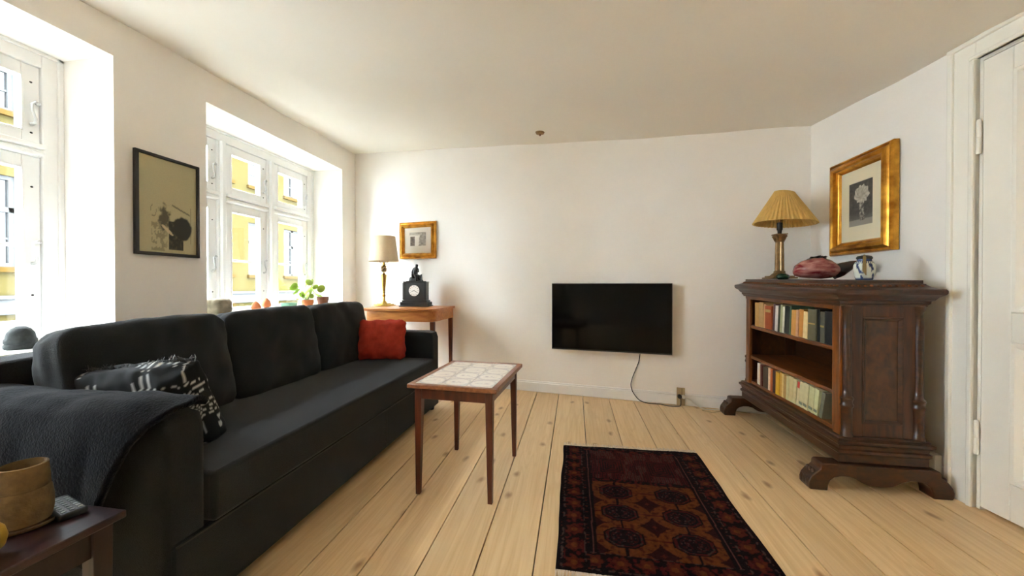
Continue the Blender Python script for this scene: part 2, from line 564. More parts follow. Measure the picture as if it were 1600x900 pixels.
tag(M().box(-2.92, 2.6, NEAR - 0.15, NEAR, -0.12, 2.62).build('wall_near', MT['wall']), kind='structure')

# ceiling: old sagging plaster
cm = M()


def cfn(u, v):
    x = -2.92 + 5.5 * u
    y = NEAR - 0.15 + 7.2 * v
    b = 0.022 * vn(x * 0.95, y * 0.95, 3.1) + 0.006 * vn(x * 2.7, y * 2.7, 9.0)
    return (x, y, ceil_z(max(x, LX), y) + b)


cm.grid(60, 70, cfn)
n0 = len(cm.v)
cm.add([(-2.92, NEAR - .15, 2.75), (2.58, NEAR - .15, 2.75), (2.58, 4.05, 2.75), (-2.92, 4.05, 2.75)], [(0, 1, 2, 3)])
ceil = cm.build('ceiling', MT['ceiling'], angle=80)
tag(ceil, kind='structure')

# baseboards
bb = M()
o = nb * -0.016
q0 = BW0 + d * 0.0; q1 = BW1
bb.prism([q0, q1, q1 + o, q0 + o], 'z', 0.003, 0.088)
o2 = nb * -0.010
bb.prism([q0, q1, q1 + o2, q0 + o2], 'z', 0.088, 0.103)
tag(bb.build('baseboard_back', MT['paint'], bevel=0.004), kind='structure')
br = M()
ya, yb = 2.12, 3.13
br.add([(right_x(y) - t, y, z) for y in (ya, yb) for (t, z) in ((0.001, 0.003), (0.017, 0.003), (0.017, 0.105), (0.008, 0.12), (0.001, 0.12))],
       [(0, 1, 2, 3, 4), (9, 8, 7, 6, 5)] + [(i, (i + 1) % 5, (i + 1) % 5 + 5, i + 5) for i in range(5)])
tag(br.build('baseboard_right', MT['paint']), kind='structure')
bl = M()
bl.box(LX + 0.001, LX + 0.017, NEAR + 0.01, 3.78, 0.003, 0.12)
tag(bl.build('baseboard_left', MT['paint'], bevel=0.004), kind='structure')

# ---------------------------------------------------------------- windows
MULL = [0.42, 0.90]       # mullion centres from the opening's left edge


def rails(m, x0, x1, y0, y1, z0, z1, w, wb=None):
    """four-sided frame in the YZ plane"""
    wb = wb or w
    m.box(x0, x1, y0, y0 + w, z0, z1)
    m.box(x0, x1, y1 - w, y1, z0, z1)
    m.box(x0, x1, y0 + w, y1 - w, z1 - w, z1)
    m.box(x0, x1, y0 + w, y1 - w, z0, z0 + wb)


def make_window(idx, y0, y1):
    XF = -2.76
    f = M()
    za, zb = WZ0, WZ1
    rails(f, XF - 0.10, XF, y0, y1, za, zb, 0.080, 0.05)
    f.box(XF - 0.02, XF + 0.012, y0, y1, zb - 0.018, zb)                # head bead
    f.box(XF - 0.02, XF + 0.012, y1 - 0.022, y1, za, zb)                # jamb beads
    f.box(XF - 0.02, XF + 0.012, y0, y0 + 0.022, za, zb)
    w = tag(f.build('window_%d' % idx, MT['paint'], bevel=0.004), kind='structure')
    m1, m2 = y0 + MULL[0], y0 + MULL[1]
    for c in (m1, m2):
        mm = M().box(XF - 0.10, XF + 0.004, c - 0.032, c + 0.032, za + 0.05, zb - 0.080)
        mm.box(XF - 0.02, XF + 0.030, c - 0.016, c + 0.016, za + 0.05, zb - 0.080)
        mm.build('mullion', MT['paint'], w, bevel=0.005)
    secs = [(y0 + 0.080, m1 - 0.032), (m1 + 0.032, m2 - 0.032), (m2 + 0.032, y1 - 0.080)]
    TZ = 1.70
    for k, (a, b) in enumerate(secs):
        t = M().box(XF - 0.10, XF + 0.004, a, b, TZ - 0.03, TZ + 0.03)
        t.box(XF - 0.02, XF + 0.03, a, b, TZ + 0.008, TZ + 0.034)
        t.box(XF - 0.02, XF + 0.018, a, b, TZ - 0.026, TZ - 0.004)
        t.build('transom', MT['paint'], w, bevel=0.005)
        for (c0, c1, low) in ((za + 0.05, TZ - 0.03, True), (TZ + 0.03, zb - 0.080, False)):
            cs = M()
            g = 0.003
            x0, x1 = XF - 0.055, XF - 0.012
            rails(cs, x0, x1, a + g, b - g, c0 + g, c1 - g, 0.066)
            rails(cs, x0 - 0.006, x1 + 0.004, a + 0.062, b - 0.062, c0 + 0.062, c1 - 0.062, 0.008)
            if low:
                zbz = 1.205
                cs.box(x0 + 0.008, x1 - 0.008, a + 0.066, b - 0.066, zbz - 0.008, zbz + 0.008)
            co = cs.build('casement', MT['paint'], w, bevel=0.003)
            gl = M()
            if low:
                gl.box(x0 + 0.018, x0 + 0.022, a + 0.065, b - 0.065, c0 + 0.065, zbz - 0.001)
                gl.build('pane', MT['glass'], co)
                gl = M()
                gl.box(x0 + 0.018, x0 + 0.022, a + 0.065, b - 0.065, zbz + 0.001, c1 - 0.065)
                gl.build('pane', MT['glass'], co)
            else:
                gl.box(x0 + 0.018, x0 + 0.022, a + 0.065, b - 0.065, c0 + 0.065, c1 - 0.065)
                gl.build('pane', MT['glass'], co)
            # cast stay hook on the right hand stile and two dark screws
            zc = (c0 + 0.42) if low else (c0 + 0.16)
            yy = b - 0.034
            xx = x1 + 0.012
            h = M().tube([(xx, yy + 0.02, zc + 0.055), (xx + 0.012, yy + 0.006, zc + 0.06), (xx + 0.010, yy - 0.008, zc + 0.045), (xx + 0.010, yy - 0.006, zc + 0.01),
                          (xx + 0.010, yy + 0.006, zc - 0.03), (xx + 0.008, yy + 0.002, zc - 0.055), (xx + 0.002, yy - 0.012, zc - 0.06)], 0.0058, 7)
            h.ball((xx - 0.002, yy + 0.02, zc + 0.055), 0.012, 0.01, 0.01, 8, 6)
            h.ball((xx - 0.006, yy, zc - 0.056), 0.012, 0.009, 0.009, 8, 6)
            h.build('stay_hook', MT['silver'], co)
            s = M()
            for zs in ((c0 + 0.2, c1 - 0.16) if low else (c0 + 0.06, c1 - 0.09)):
                s.ball((x1, b - 0.034, zs), 0.004, 0.006, 0.005, 8, 5)
            s.build('screw', MT['plastic'], co)
    # inner sill board
    sb = M().box(XF - 0.01, LX + 0.015, y0 + 0.002, y1 - 0.002, WZ0 - 0.022, WZ0 + 0.004)
    sb.build('window_sill', MT['paint'], w, bevel=0.006)
    return w


for i, (a, b) in enumerate(WINS):
    make_window(i + 1, a, b)

# ---------------------------------------------------------------- door
DA = math.atan(0.1)


def door_pt(y):
    return Vector((1.784 - 0.1 * (y - 2.004), y, 0))


# local frame: X along the wall towards the camera (-y), Y out of the wall into the room is -Y
dr_org = door_pt(DY1)
DRZ = math.atan2(-1, 0.1)      # local +x points along (0.1,-1)
W_D = (DY1 - DY0) / math.cos(DA)


def place_wall(o):
    o.location = dr_org
    o.rotation_euler = (0, 0, DRZ)


# in this frame local +y = direction (1, 0.1) = into the wall; room side is -y
cas = M()
for (x0, x1) in ((-0.105, 0.0), (W_D, W_D + 0.105)):
    cas.box(x0, x1, -0.022, 0.001, 0.0, 2.10)
    e = x0 if x0 < 0 else x1
    s_ = 1 if x0 < 0 else -1
    cas.box(e, e + s_ * 0.022, -0.034, 0.001, 0.0, 2.10)
    cas.box(e + s_ * 0.086, e + s_ * 0.105, -0.030, 0.001, 0.0, 2.012)
cas.box(0.0, W_D, -0.022, 0.001, 2.012, 2.10)
cas.box(-0.105, W_D + 0.105, -0.036, 0.001, 2.085, 2.105)
cas.box(-0.02, W_D + 0.02, -0.030, 0.001, 2.012, 2.028)
cso = cas.build('trim_1', MT['doorpaint'], bevel=0.004)
place_wall(cso)
tag(cso, kind='structure')
# jamb lining
dj = M()
dj.box(-0.002, 0.012, 0.0, 0.15, 0.0, 2.01)
dj.box(W_D - 0.012, W_D + 0.002, 0.0, 0.15, 0.0, 2.01)
dj.box(0.012, W_D - 0.012, 0.0, 0.15, 1.998, 2.01)
djo = dj.build('trim_2', MT['doorpaint'])
place_wall(djo)
tag(djo, kind='structure')
# leaf
lf = M()
x0, x1, z0, z1 = 0.015, W_D - 0.015, 0.014, 1.994
SW = 0.105
yf, yb_ = -0.004, 0.034
lf.box(x0, x0 + SW, yf, yb_, z0, z1)
lf.box(x1 - SW, x1, yf, yb_, z0, z1)
lf.box(x0 + SW, x1 - SW, yf, yb_, z1 - 0.095, z1)
lf.box(x0 + SW, x1 - SW, yf, yb_, 0.76, 0.885)
lf.box(x0 + SW, x1 - SW, yf, yb_, z0, 0.17)
dro = lf.build('door_1', MT['doorpaint'], bevel=0.004)
place_wall(dro)
tag(dro, kind='structure')
for (pz0, pz1) in ((0.17, 0.76), (0.885, z1 - 0.095)):
    pm = M()
    cx, cz = (x0 + x1) / 2, (pz0 + pz1) / 2
    w_, h_ = x1 - x0 - 2 * SW, pz1 - pz0
    fr = M().frame(w_ + 0.002, h_ + 0.002, [(0, 0.003), (0.006, 0.010), (0.016, 0.008), (0.024, -0.004), (0.030, -0.012), (0.045, -0.012), (0.075, -0.004), (0.2, -0.004)])
    k = len(fr.v) - 4
    fr.f.append((k, k + 1, k + 2, k + 3))
    fr.v = [(v[0] + cx, v[1], v[2] + cz) for v in fr.v]
    fr.build('door_panel', MT['doorpaint'], dro)
for hz in (1.66, 0.32):
    hm = M().lathe([(0.008, -0.075), (0.0085, -0.07), (0.0085, -0.002), (0.007, 0.0), (0.0085, 0.002), (0.0085, 0.07), (0.005, 0.078)], 12, (0.008, -0.013, hz))
    hm.build('hinge', MT['doorpaint'], dro)
M().lathe([(0.012, 0), (0.012, 0.03), (0.02, 0.035), (0.027, 0.05), (0.02, 0.066), (0.0, 0.07)], 14).build('door_knob', MT['brass'], dro)
kn = bpy.data.objects['door_knob']
kn.location = (W_D - 0.07, -0.004, 0.95)
kn.rotation_euler = (R(90), 0, 0)
# dark threshold gap under the leaf
tag(M().prism([(1.79, DY1 - 0.02), (1.879, DY0 + 0.01), (2.03, DY0 + 0.01), (1.94, DY1 - 0.02)], 'z', -0.02, -0.002).build('trim_3', MT['gap']), kind='structure')
# hallway side behind the door stays closed: back board of the opening
hb = M().box(0.012, W_D - 0.012, 0.10, 0.15, 0.0, 1.998).build('trim_4', MT['gap'])
place_wall(hb)
tag(hb, kind='structure')

# ---------------------------------------------------------------- facade across the street
FX = -11.0
rows = [(1.36, 3.16), (4.42, 5.75), (-2.2, -0.4)]
WH = 0.96
zlev = [-5.0, -2.2, -0.4, 1.36, 3.16, 4.42, 5.75, 6.0]


def town_house(label, y_lo, y_hi, ycuts):
    OFF = (FX, (y_lo + y_hi) / 2, -5.0)
    fac = thing('town_house', label, 'building', OFF)
    fm = M()
    # wall as piers and spandrels so the windows sit in real openings
    prev = y_lo
    for y in ycuts:
        fm.box(FX - 0.3, FX, prev, y, -5.0, 6.0)
        for k in range(0, len(zlev) - 1, 2):
            fm.box(FX - 0.3, FX, y, y + WH, zlev[k], zlev[k + 1])
        prev = y + WH
    fm.box(FX - 0.3, FX, prev, y_hi, -5.0, 6.0)
    fm.build('wall', MT['facade'], fac, OFF, smooth=False)
    cn = M()
    cn.box(FX - 0.02, FX + 0.10, y_lo, y_hi, 0.42, 0.80)
    cn.box(FX - 0.02, FX + 0.16, y_lo, y_hi, 0.72, 0.80)
    cn.build('cornice', MT['facadewhite'], fac, OFF, bevel=0.02)
    ev = M()
    ev.box(FX - 0.3, FX + 0.25, y_lo, y_hi, 6.0, 6.15)
    ev.build('eaves', MT['facadewhite'], fac, OFF)
    rfm = M()
    rfm.prism([(FX + 0.28, 6.15), (FX - 3.2, 6.7), (FX - 6.5, 6.15)], 'y', y_lo, y_hi)
    rfm.build('roof', MT['rooftile'], fac, OFF)
    for y in ycuts:
        for (za, zb) in rows:
            wf = M()
            x0, x1 = FX - 0.14, FX - 0.06
            rails(wf, x0, x1, y, y + WH, za, zb, 0.08)
            wf.box(x0, x1, y + WH / 2 - 0.05, y + WH / 2 + 0.05, za, zb)
            zt = za + (zb - za) * 0.63
            wf.box(x0, x1, y, y + WH, zt - 0.05, zt + 0.05)
            for q in ((za + zt) / 2,):
                wf.box(x0 + 0.02, x1 - 0.02, y, y + WH, q - 0.02, q + 0.02)
            wo = wf.build('window', MT['facadewhite'], fac, OFF)
            M().box(x0 + 0.02, x0 + 0.035, y + 0.05, y + WH - 0.05, za + 0.05, zb - 0.05).build('pane', MT['facadeglass'], wo, OFF)
            M().box(FX - 0.05, FX + 0.09, y - 0.06, y + WH + 0.06, za - 0.10, za).build('window_ledge', MT['facadesill'], wo, OFF)


town_house('pale yellow town house across the street seen through the windows', 0.2, 22.0, [11.02 + 1.575 * k for k in range(-6, 7)])
town_house('unseen second yellow town house added to block sky light, beyond a gap left for light', -26.0, -6.6, [-25.0 + 1.575 * k for k in range(11)])  # unseen house added to cut skylight; the gap before it lets daylight in
tag(M().box(-24, -2.95, -30, 34, -5.2, -5.0).build('street', MT['street']), kind='structure')

# ---------------------------------------------------------------- soft shapes


def cushion(sx, sy, sz, n=14, p=5.0, puff=0.35, wr=0.006, seed=0.0, pinch=0.0):
    """rounded, puffed box centred at the origin; sy is the thickness. Returns an M."""
    m = M()
    idx = {}

    def vert(a, b, c):
        key = (round(a, 4), round(b, 4), round(c, 4))
        if key in idx:
            return idx[key]
        L = (abs(a) ** p + abs(b) ** p + abs(c) ** p) ** (1 / p)
        k = max(abs(a), abs(b), abs(c)) / L
        x, y, z = a * k, b * k, c * k
        g = (1 - x ** 4) * (1 - z ** 4)
        y *= (1 - puff) + puff * g
        e = 1 - pinch * (1 - abs(y)) * 0
        w = wr * (vn(x * 3 + seed, z * 3, y * 2 + seed) + 0.6 * vn(x * 7 + seed, z * 4 + seed, y))
        v = Vector((x * sx / 2, y * sy / 2, z * sz / 2))
        nn = Vector((x / sx, y / sy * 2, z / sz)).normalized()
        # soft creases running in from the corners
        cr = max(0.0, abs(x) * abs(z) - 0.45)
        w -= wr * 2.0 * cr * abs(math.sin(9 * (abs(x) - abs(z)) + seed))
        v += nn * w
        if pinch:
            v.x *= 1 - pinch * (1 - z * z) * x * x
            v.z *= 1 - pinch * (1 - x * x) * z * z
        m.v.append(tuple(v))
        idx[key] = len(m.v) - 1
        return idx[key]
    t = [-1 + 2 * i / n for i in range(n + 1)]
    for ax in range(3):
        for sg in (-1, 1):
            for i in range(n):
                for j in range(n):
                    q = []
                    for (a, b) in ((t[i], t[j]), (t[i + 1], t[j]), (t[i + 1], t[j + 1]), (t[i], t[j + 1])):
                        pp = [a, b]
                        pp.insert(ax, sg)
                        q.append(vert(*pp))
                    m.f.append(tuple(q))
    return m


def xform(m, mt):
    m.v = [tuple(mt @ Vector(v)) for v in m.v]
    return m


def rbox(x0, x1, y0, y1, z0, z1):
    return M().box(x0, x1, y0, y1, z0, z1)


# ---------------------------------------------------------------- sofa
SO = (-1.55, 1.88, 0.0)
sofa = thing('sofa', 'charcoal grey three seat fabric sofa under the windows', 'sofa', SO)
SFX = -1.085     # front plane
ar0, ar1 = 0.835, 0.955      # near arm
far0, far1 = 2.775, 2.905     # far arm
# plinth and seat
rbox(-2.00, SFX - 0.012, 0.85, 2.895, 0.035, 0.275).build('base', MT['sofa'], sofa, SO, bevel=0.012, seg=3)
stm = M()
sx0, sx1, sy0, sy1, sz0, sz1 = -1.95, SFX + 0.006, ar1 + 0.002, far0 - 0.002, 0.277, 0.432


def seat_top(u, v):
    x, y = sx0 + (sx1 - sx0) * u, sy0 + (sy1 - sy0) * v
    return (x, y, sz1 + 0.0025 * vn(x * 4, y * 3, 6) - 0.004 * (1 - min(1, 12 * min(1 - u, v, 1 - v))))


NU, NV = 20, 40
stm.grid(NU, NV, seat_top)
ring_ = [i for i in range(NU + 1)] + [(j * (NU + 1) + NU) for j in range(1, NV + 1)] + [NV * (NU + 1) + i for i in range(NU - 1, -1, -1)] + [j * (NU + 1) for j in range(NV - 1, 0, -1)]
lo = []
for k in ring_:
    x, y, z = stm.v[k]
    stm.v.append((x, y, sz0)); lo.append(len(stm.v) - 1)
nr = len(ring_)
stm.f += [(ring_[i], lo[i], lo[(i + 1) % nr], ring_[(i + 1) % nr]) for i in range(nr)]
stm.f.append(tuple(lo))
stm.build('seat', MT['sofa'], sofa, SO, angle=50, bevel=0.014, seg=3)
# pull-out seam and pull strap on the front
M().box(SFX - 0.013, SFX - 0.009, 0.86, 2.89, 0.262, 0.268).build('front_seam', MT['blackframe'], sofa, SO)
M().box(SFX - 0.013, SFX - 0.0085, 2.03, 2.036, 0.05, 0.30).build('front_seam', MT['blackframe'], sofa, SO)
# arms
for (a, b) in ((ar0, ar1), (far0, far1)):
    m = cushion(1.0, 1.0, 1.0, 12, 22, 0.0, 0.0)
    x0, x1, z0, z1 = -2.0, SFX - 0.018, 0.035, 0.632
    xform(m, Matrix.Translation(((x0 + x1) / 2, (a + b) / 2, (z0 + z1) / 2)) @ Matrix.Diagonal((x1 - x0, b - a, z1 - z0, 1)))
    m.build('armrest', MT['sofa'], sofa, SO, angle=60)
# back frame
m = cushion(1.0, 1.0, 1.0, 10, 22, 0.0, 0.0)
xform(m, Matrix.Translation((-1.945, 1.87, 0.40)) @ Matrix.Diagonal((0.15, 2.07, 0.70, 1)))
m.build('back_frame', MT['sofa'], sofa, SO, angle=60)
# three loose back cushions leaning on the frame
for i, (a, b) in enumerate(((0.975, 1.590), (1.592, 2.205), (2.207, 2.815))):
    m = cushion(b - a + 0.010, 0.20, 0.475, 20, 8.5, 0.22, 0.010, seed=3.7 * i + 1.3)
    mt = Matrix.Translation((-1.745, (a + b) / 2, (0.622, 0.630, 0.632)[i])) @ Matrix.Rotation(R(-10), 4, 'Y') @ Matrix.Rotation(R(90 + (1.5, -1, 0.5)[i]), 4, 'Z') @ Matrix.Rotation(R((-1.6, -0.8, 0)[i]), 4, 'Y')
    xform(m, mt)
    m.build('back_cushion', MT['sofa'], sofa, SO, angle=70)
for (x, y) in ((-1.14, 0.90), (-1.14, 2.84), (-1.95, 0.90), (-1.95, 2.84)):
    M().lathe([(0.020, 0.0), (0.022, 0.004), (0.026, 0.036)], 12, (x, y, 0.0)).build('foot', MT['plastic'], sofa, SO)

# red cushion against the far arm
m = cushion(0.365, 0.13, 0.315, 22, 11, 0.62, 0.013, seed=8.1, pinch=0.05)
xform(m, Matrix.Translation((-1.475, 2.675, 0.580)) @ Matrix.Rotation(R(14), 4, 'Z') @ Matrix.Rotation(R(-13), 4, 'X'))
tag(m.build('throw_cushion', MT['redfab'], angle=70), 'rust red cotton cushion leaning on the far sofa arm', 'cushion')
# tan block lying on the far arm
m = M().box(-0.055, 0.055, -0.045, 0.045, 0, 0.055)
o = m.build('book_block', wood('tan_card', srgb(190, 150, 96), srgb(214, 178, 122), 0.7, (8, 8, 8)), None, bevel=0.004)
o.name = 'wooden_block'
o.location = (-1.585, 2.84, 0.634)
o.rotation_euler = (0, 0, R(20))
tag(o, 'small tan block lying on the far sofa arm behind the red cushion', 'block')

# black and white woven cushion behind the near arm
m = cushion(0.47, 0.115, 0.33, 48, 9, 0.5, 0.009, seed=2.2, pinch=0.02)
bwm = m.build('throw_cushion', MT['print'], angle=70)


def bwcol(c):
    x, z, y = c.x / 0.25, c.z / 0.165, c.y
    base = (0.008, 0.008, 0.009)
    zz = z + 0.045 * math.sin(x * 40) * (1 if math.sin(x * 9) > 0 else -1) + 0.05 * vn(c.x * 30, c.z * 30, 5)
    f = abs((zz * 12.5) % 1.0 - 0.5)
    band = math.sin(z * 4.1 + 1.2) > -0.35
    brk = vn(c.x * 16, c.z * 60, 1.7) > -0.22
    if f < 0.15 and band and brk:
        return (0.55, 0.55, 0.54)
    if not band and abs((x * 9) % 1.0 - 0.5) < 0.10 and vn(c.x * 9, c.z * 9, 4) > -0.1:
        return (0.42, 0.42, 0.41)
    return base


colour_grid(bwm, bwcol)
bwm.location = (-1.495, 1.085, 0.568)
bwm.rotation_euler = (R(16), R(-7), R(6))
tag(bwm, 'black cushion with broken white woven stripes tucked behind the near sofa arm', 'cushion')
fr = M()
random.seed(3)
for k in range(130):
    t = k / 129
    x = -0.235 + 0.47 * t
    z0 = 0.150 + 0.006 * math.sin(9 * t)
    fr.tube([(x, 0, z0), (x + random.uniform(-.006, .006), random.uniform(-.008, .008), z0 + 0.010), (x + random.uniform(-.012, .012), random.uniform(-.016, .016), z0 + random.uniform(.012, .026))], [0.0022, 0.0018, 0.0008], 4)
f_ = fr.build('fringe', MT['plastic'], bwm)

# navy wool blanket over the near arm
prof = [(0.982, 0.628), (0.968, 0.645), (0.945, 0.655), (0.915, 0.662), (0.875, 0.664), (0.845, 0.660), (0.812, 0.640), (0.795, 0.595), (0.786, 0.52), (0.780, 0.43), (0.776, 0.34), (0.774, 0.27)]


def prof_at(t):
    f = t * (len(prof) - 1)
    i = min(int(f), len(prof) - 2)
    k = f - i
    return (prof[i][0] * (1 - k) + prof[i + 1][0] * k, prof[i][1] * (1 - k) + prof[i + 1][1] * k)


def blfn(u, v):
    y, z = prof_at(v)
    x_edge = -1.105 - 0.13 * sstep(0.45, 1.0, v) - 0.03 * sstep(0.3, 0.0, v)
    x = -2.12 + (x_edge + 2.12) * u
    hang = sstep(0.5, 0.9, v)
    fold = math.sin(x * 24 + 1.5 * math.sin(x * 7)) * 0.020 * hang + 0.018 * vn(x * 5, v * 3, 2.0) * hang
    y += -abs(fold) * 0.6 - 0.002
    bump = 0.014 * vn(x * 4.5, y * 5, 4.2) * (1 - hang) + 0.008 * vn(x * 13, y * 12, 7)
    z += max(-0.008, bump) * (1 if v < 0.7 else 0.2) - 0.020 * sstep(0.88, 1.0, u) * sstep(0.15, 0.3, v) * (1 - hang)
    z += 0.03 * vn(x * 3, 0.3, 1.1) * sstep(0.85, 1, v)
    return (x, y, z)


bk = M().grid(72, 48, blfn).build('blanket', MT['wool'], angle=80)
so = bk.modifiers.new('thick', 'SOLIDIFY'); so.thickness = 0.014; so.offset = 1
tag(bk, 'dark navy wool blanket draped over the near sofa arm', 'blanket')

# ---------------------------------------------------------------- side table in the foreground
ST = (-1.30, 0.40, 0.0)
stb = thing('side_table', 'dark reddish wood side table in the bottom left corner', 'table', ST)
tx0, tx1, ty0, ty1, tz = -1.545, -1.08, -0.02, 0.735, 0.452
M().box(tx0, tx1, ty0, ty1, tz - 0.018, tz).build('tabletop', MT['sidetab'], stb, ST, bevel=0.003)
for (a, b, c, e) in ((tx1 - 0.045, tx1 - 0.025, ty0 + 0.05, ty1 - 0.05), (tx0 + 0.025, tx0 + 0.045, ty0 + 0.05, ty1 - 0.05),
                     (tx0 + 0.05, tx1 - 0.05, ty1 - 0.045, ty1 - 0.025), (tx0 + 0.05, tx1 - 0.05, ty0 + 0.025, ty0 + 0.045)):
    M().box(a, b, c, e, tz - 0.085, tz - 0.0185).build('apron', MT['sideleg'], stb, ST)
for (x, y) in ((tx1 - 0.035, ty1 - 0.035), (tx0 + 0.035, ty1 - 0.035), (tx1 - 0.035, ty0 + 0.035), (tx0 + 0.035, ty0 + 0.035)):
    l = M()
    l.add([(x - .019, y - .019, tz - .0185), (x + .019, y - .019, tz - .0185), (x + .019, y + .019, tz - .0185), (x - .019, y + .019, tz - .0185),
           (x - .014, y - .014, 0), (x + .014, y - .014, 0), (x + .014, y + .014, 0), (x - .014, y + .014, 0)],
          [(0, 1, 2, 3), (7, 6, 5, 4), (0, 4, 5, 1), (1, 5, 6, 2), (2, 6, 7, 3), (3, 7, 4, 0)])
    l.build('leg', MT['sideleg'], stb, ST, bevel=0.002)
# clay pot on its saucer
CP = (-1.238, 0.645, tz)
pot = thing('clay_pot', 'raw clay pot with a scored ring on the foreground side table', 'pot', CP)
wob = lambda a, z: 1 + 0.018 * math.sin(2 * a + 9 * z) + 0.012 * math.sin(3 * a + 1)
M().lathe([(0.0344, 0.007), (0.0421, 0.012), (0.0456, 0.035), (0.0456, 0.060), (0.0430, 0.082), (0.0411, 0.0865), (0.0391, 0.0875), (0.0408, 0.090), (0.0400, 0.110), (0.0383, 0.136), (0.0383, 0.140), (0.0353, 0.1415), (0.0340, 0.138), (0.0361, 0.10), (0.0387, 0.05), (0.0258, 0.02), (0.0009, 0.018)],
          32, (0, 0, 0), wob, cap=False).build('body', MT['clay'], pot)
M().lathe([(0.0009, 0.0005), (0.0430, 0.0005), (0.0516, 0.004), (0.0542, 0.011), (0.0516, 0.0115), (0.0473, 0.0065), (0.0009, 0.0065)], 32, (0, 0, 0), wob, cap=False).build('saucer', MT['clay'], pot)
# mustard gourd shaped piece at the edge
gd = thing('gourd', 'mustard yellow gourd shaped ornament beside the clay pot', 'ornament', (-1.172, 0.548, tz))
gd.scale = (0.86, 0.86, 0.95)
M().lathe([(0.001, 0.0), (0.022, 0.002), (0.037, 0.018), (0.041, 0.038), (0.037, 0.056), (0.026, 0.070), (0.014, 0.078), (0.008, 0.080)], 24, (0, 0, 0), lambda a, z: 1 + 0.05 * abs(math.cos(3 * a))).build('body', MT['gourd'], gd)
M().tube([(0, 0, 0.078), (0.002, 0, 0.09), (0.008, 0, 0.098)], [0.006, 0.005, 0.004], 8).build('stem', MT['brownpot'], gd)
# remote control
rm = thing('remote_control', 'black remote control with pale keys on the foreground side table', 'remote', (-1.222, 0.703, tz), R(75))
M().box(-0.024, 0.024, -0.062, 0.062, 0.0005, 0.017).build('body', MT['plastic'], rm, bevel=0.005, seg=3)
for i in range(3):
    for j in range(7):
        M().box(-0.0175 + i * 0.0135, -0.0095 + i * 0.0135, -0.052 + j * 0.0145, -0.0455 + j * 0.0145, 0.0168, 0.0185).build('key', MT['key'], rm)

# ---------------------------------------------------------------- tiled coffee table
TC = Vector((-0.544, 1.912, 0))
TRZ = R(-3.8)
tt = thing('coffee_table', 'small teak coffee table with twelve painted tiles in its top', 'table', TC, TRZ)
tw, tl, th = 0.440, 0.568, 0.535
rimw = 0.028
rm_ = M()
hw, hl = tw / 2, tl / 2
# rim with a slightly bevelled underside
for (x0, x1, y0, y1) in ((-hw, hw, -hl, -hl + rimw), (-hw, hw, hl - rimw, hl), (-hw, -hw + rimw, -hl + rimw, hl - rimw), (hw - rimw, hw, -hl + rimw, hl - rimw)):
    rm_.box(x0, x1, y0, y1, th - 0.020, th)
rm_.build('rim', MT['tabtop'], tt, bevel=0.003)
M().box(-hw + rimw, hw - rimw, -hl + rimw, hl - rimw, th - 0.018, th - 0.008).build('tile_bed', MT['plate'], tt)
ao = 0.028
for (x0, x1, y0, y1) in ((-hw + ao + .03, hw - ao - .03, -hl + ao + .004, -hl + ao + .022), (-hw + ao + .03, hw - ao - .03, hl - ao - .022, hl - ao - .004),
                         (-hw + ao + .004, -hw + ao + .022, -hl + ao + .03, hl - ao - .03), (hw - ao - .022, hw - ao - .004, -hl + ao + .03, hl - ao - .03)):
    M().box(x0, x1, y0, y1, th - 0.075, th - 0.0205).build('apron', MT['mahog'], tt)
for sx in (-1, 1):
    for sy in (-1, 1):
        cx, cy = sx * (hw - ao - 0.016), sy * (hl - ao - 0.016)
        l = M()
        a, b = 0.017, 0.0105
        ix, iy = cx + sx * 0.004, cy + sy * 0.004
        l.add([(cx - a, cy - a, th - .0205), (cx + a, cy - a, th - .0205), (cx + a, cy + a, th - .0205), (cx - a, cy + a, th - .0205),
               (cx - a, cy - a, th - .075), (cx + a, cy - a, th - .075), (cx + a, cy + a, th - .075), (cx - a, cy + a, th - .075),
               (ix - b, iy - b, 0), (ix + b, iy - b, 0), (ix + b, iy + b, 0), (ix - b, iy + b, 0)],
              [(0, 1, 2, 3), (0, 4, 5, 1), (1, 5, 6, 2), (2, 6, 7, 3), (3, 7, 4, 0), (4, 8, 9, 5), (5, 9, 10, 6), (6, 10, 11, 7), (7, 11, 8, 4), (11, 10, 9, 8)])
        l.build('leg', MT['mahog'], tt, bevel=0.0015)
gx = (tw - 2 * rimw) / 3
gy = (tl - 2 * rimw) / 4


def tile_col(seed):
    def fn(c):
        x, y = c.x / (gx / 2), c.y / (gy / 2)
        cream = (0.74, 0.66, 0.57)
        line = (0.47, 0.42, 0.41)
        r = (abs(x) ** 2.6 + abs(y) ** 2.6) ** (1 / 2.6)
        k = 0.0
        k = max(k, 0.75 * (1 - sstep(0.03, 0.07, abs(r - 0.90))))
        k = max(k, 0.45 * (1 - sstep(0.02, 0.05, abs(r - 0.80))))
        if r > 0.95:
            k = max(k, 0.55 * (vn(c.x * 90 + seed, c.y * 90, 2) > 0.05))
        # little landscape scribble in the middle
        if abs(y) < 0.36 and abs(x) < 0.58:
            g = vn(c.x * 70 + seed * 3, c.y * 110, seed)
            k = max(k, 0.9 * (g > 0.22) * (1 - abs(y) / 0.4))
            k = max(k, 0.6 * (abs(y + 0.18) < 0.04))
        t = sstep(0.0, 1.0, k)
        return mix3(cream, line, t)
    return fn


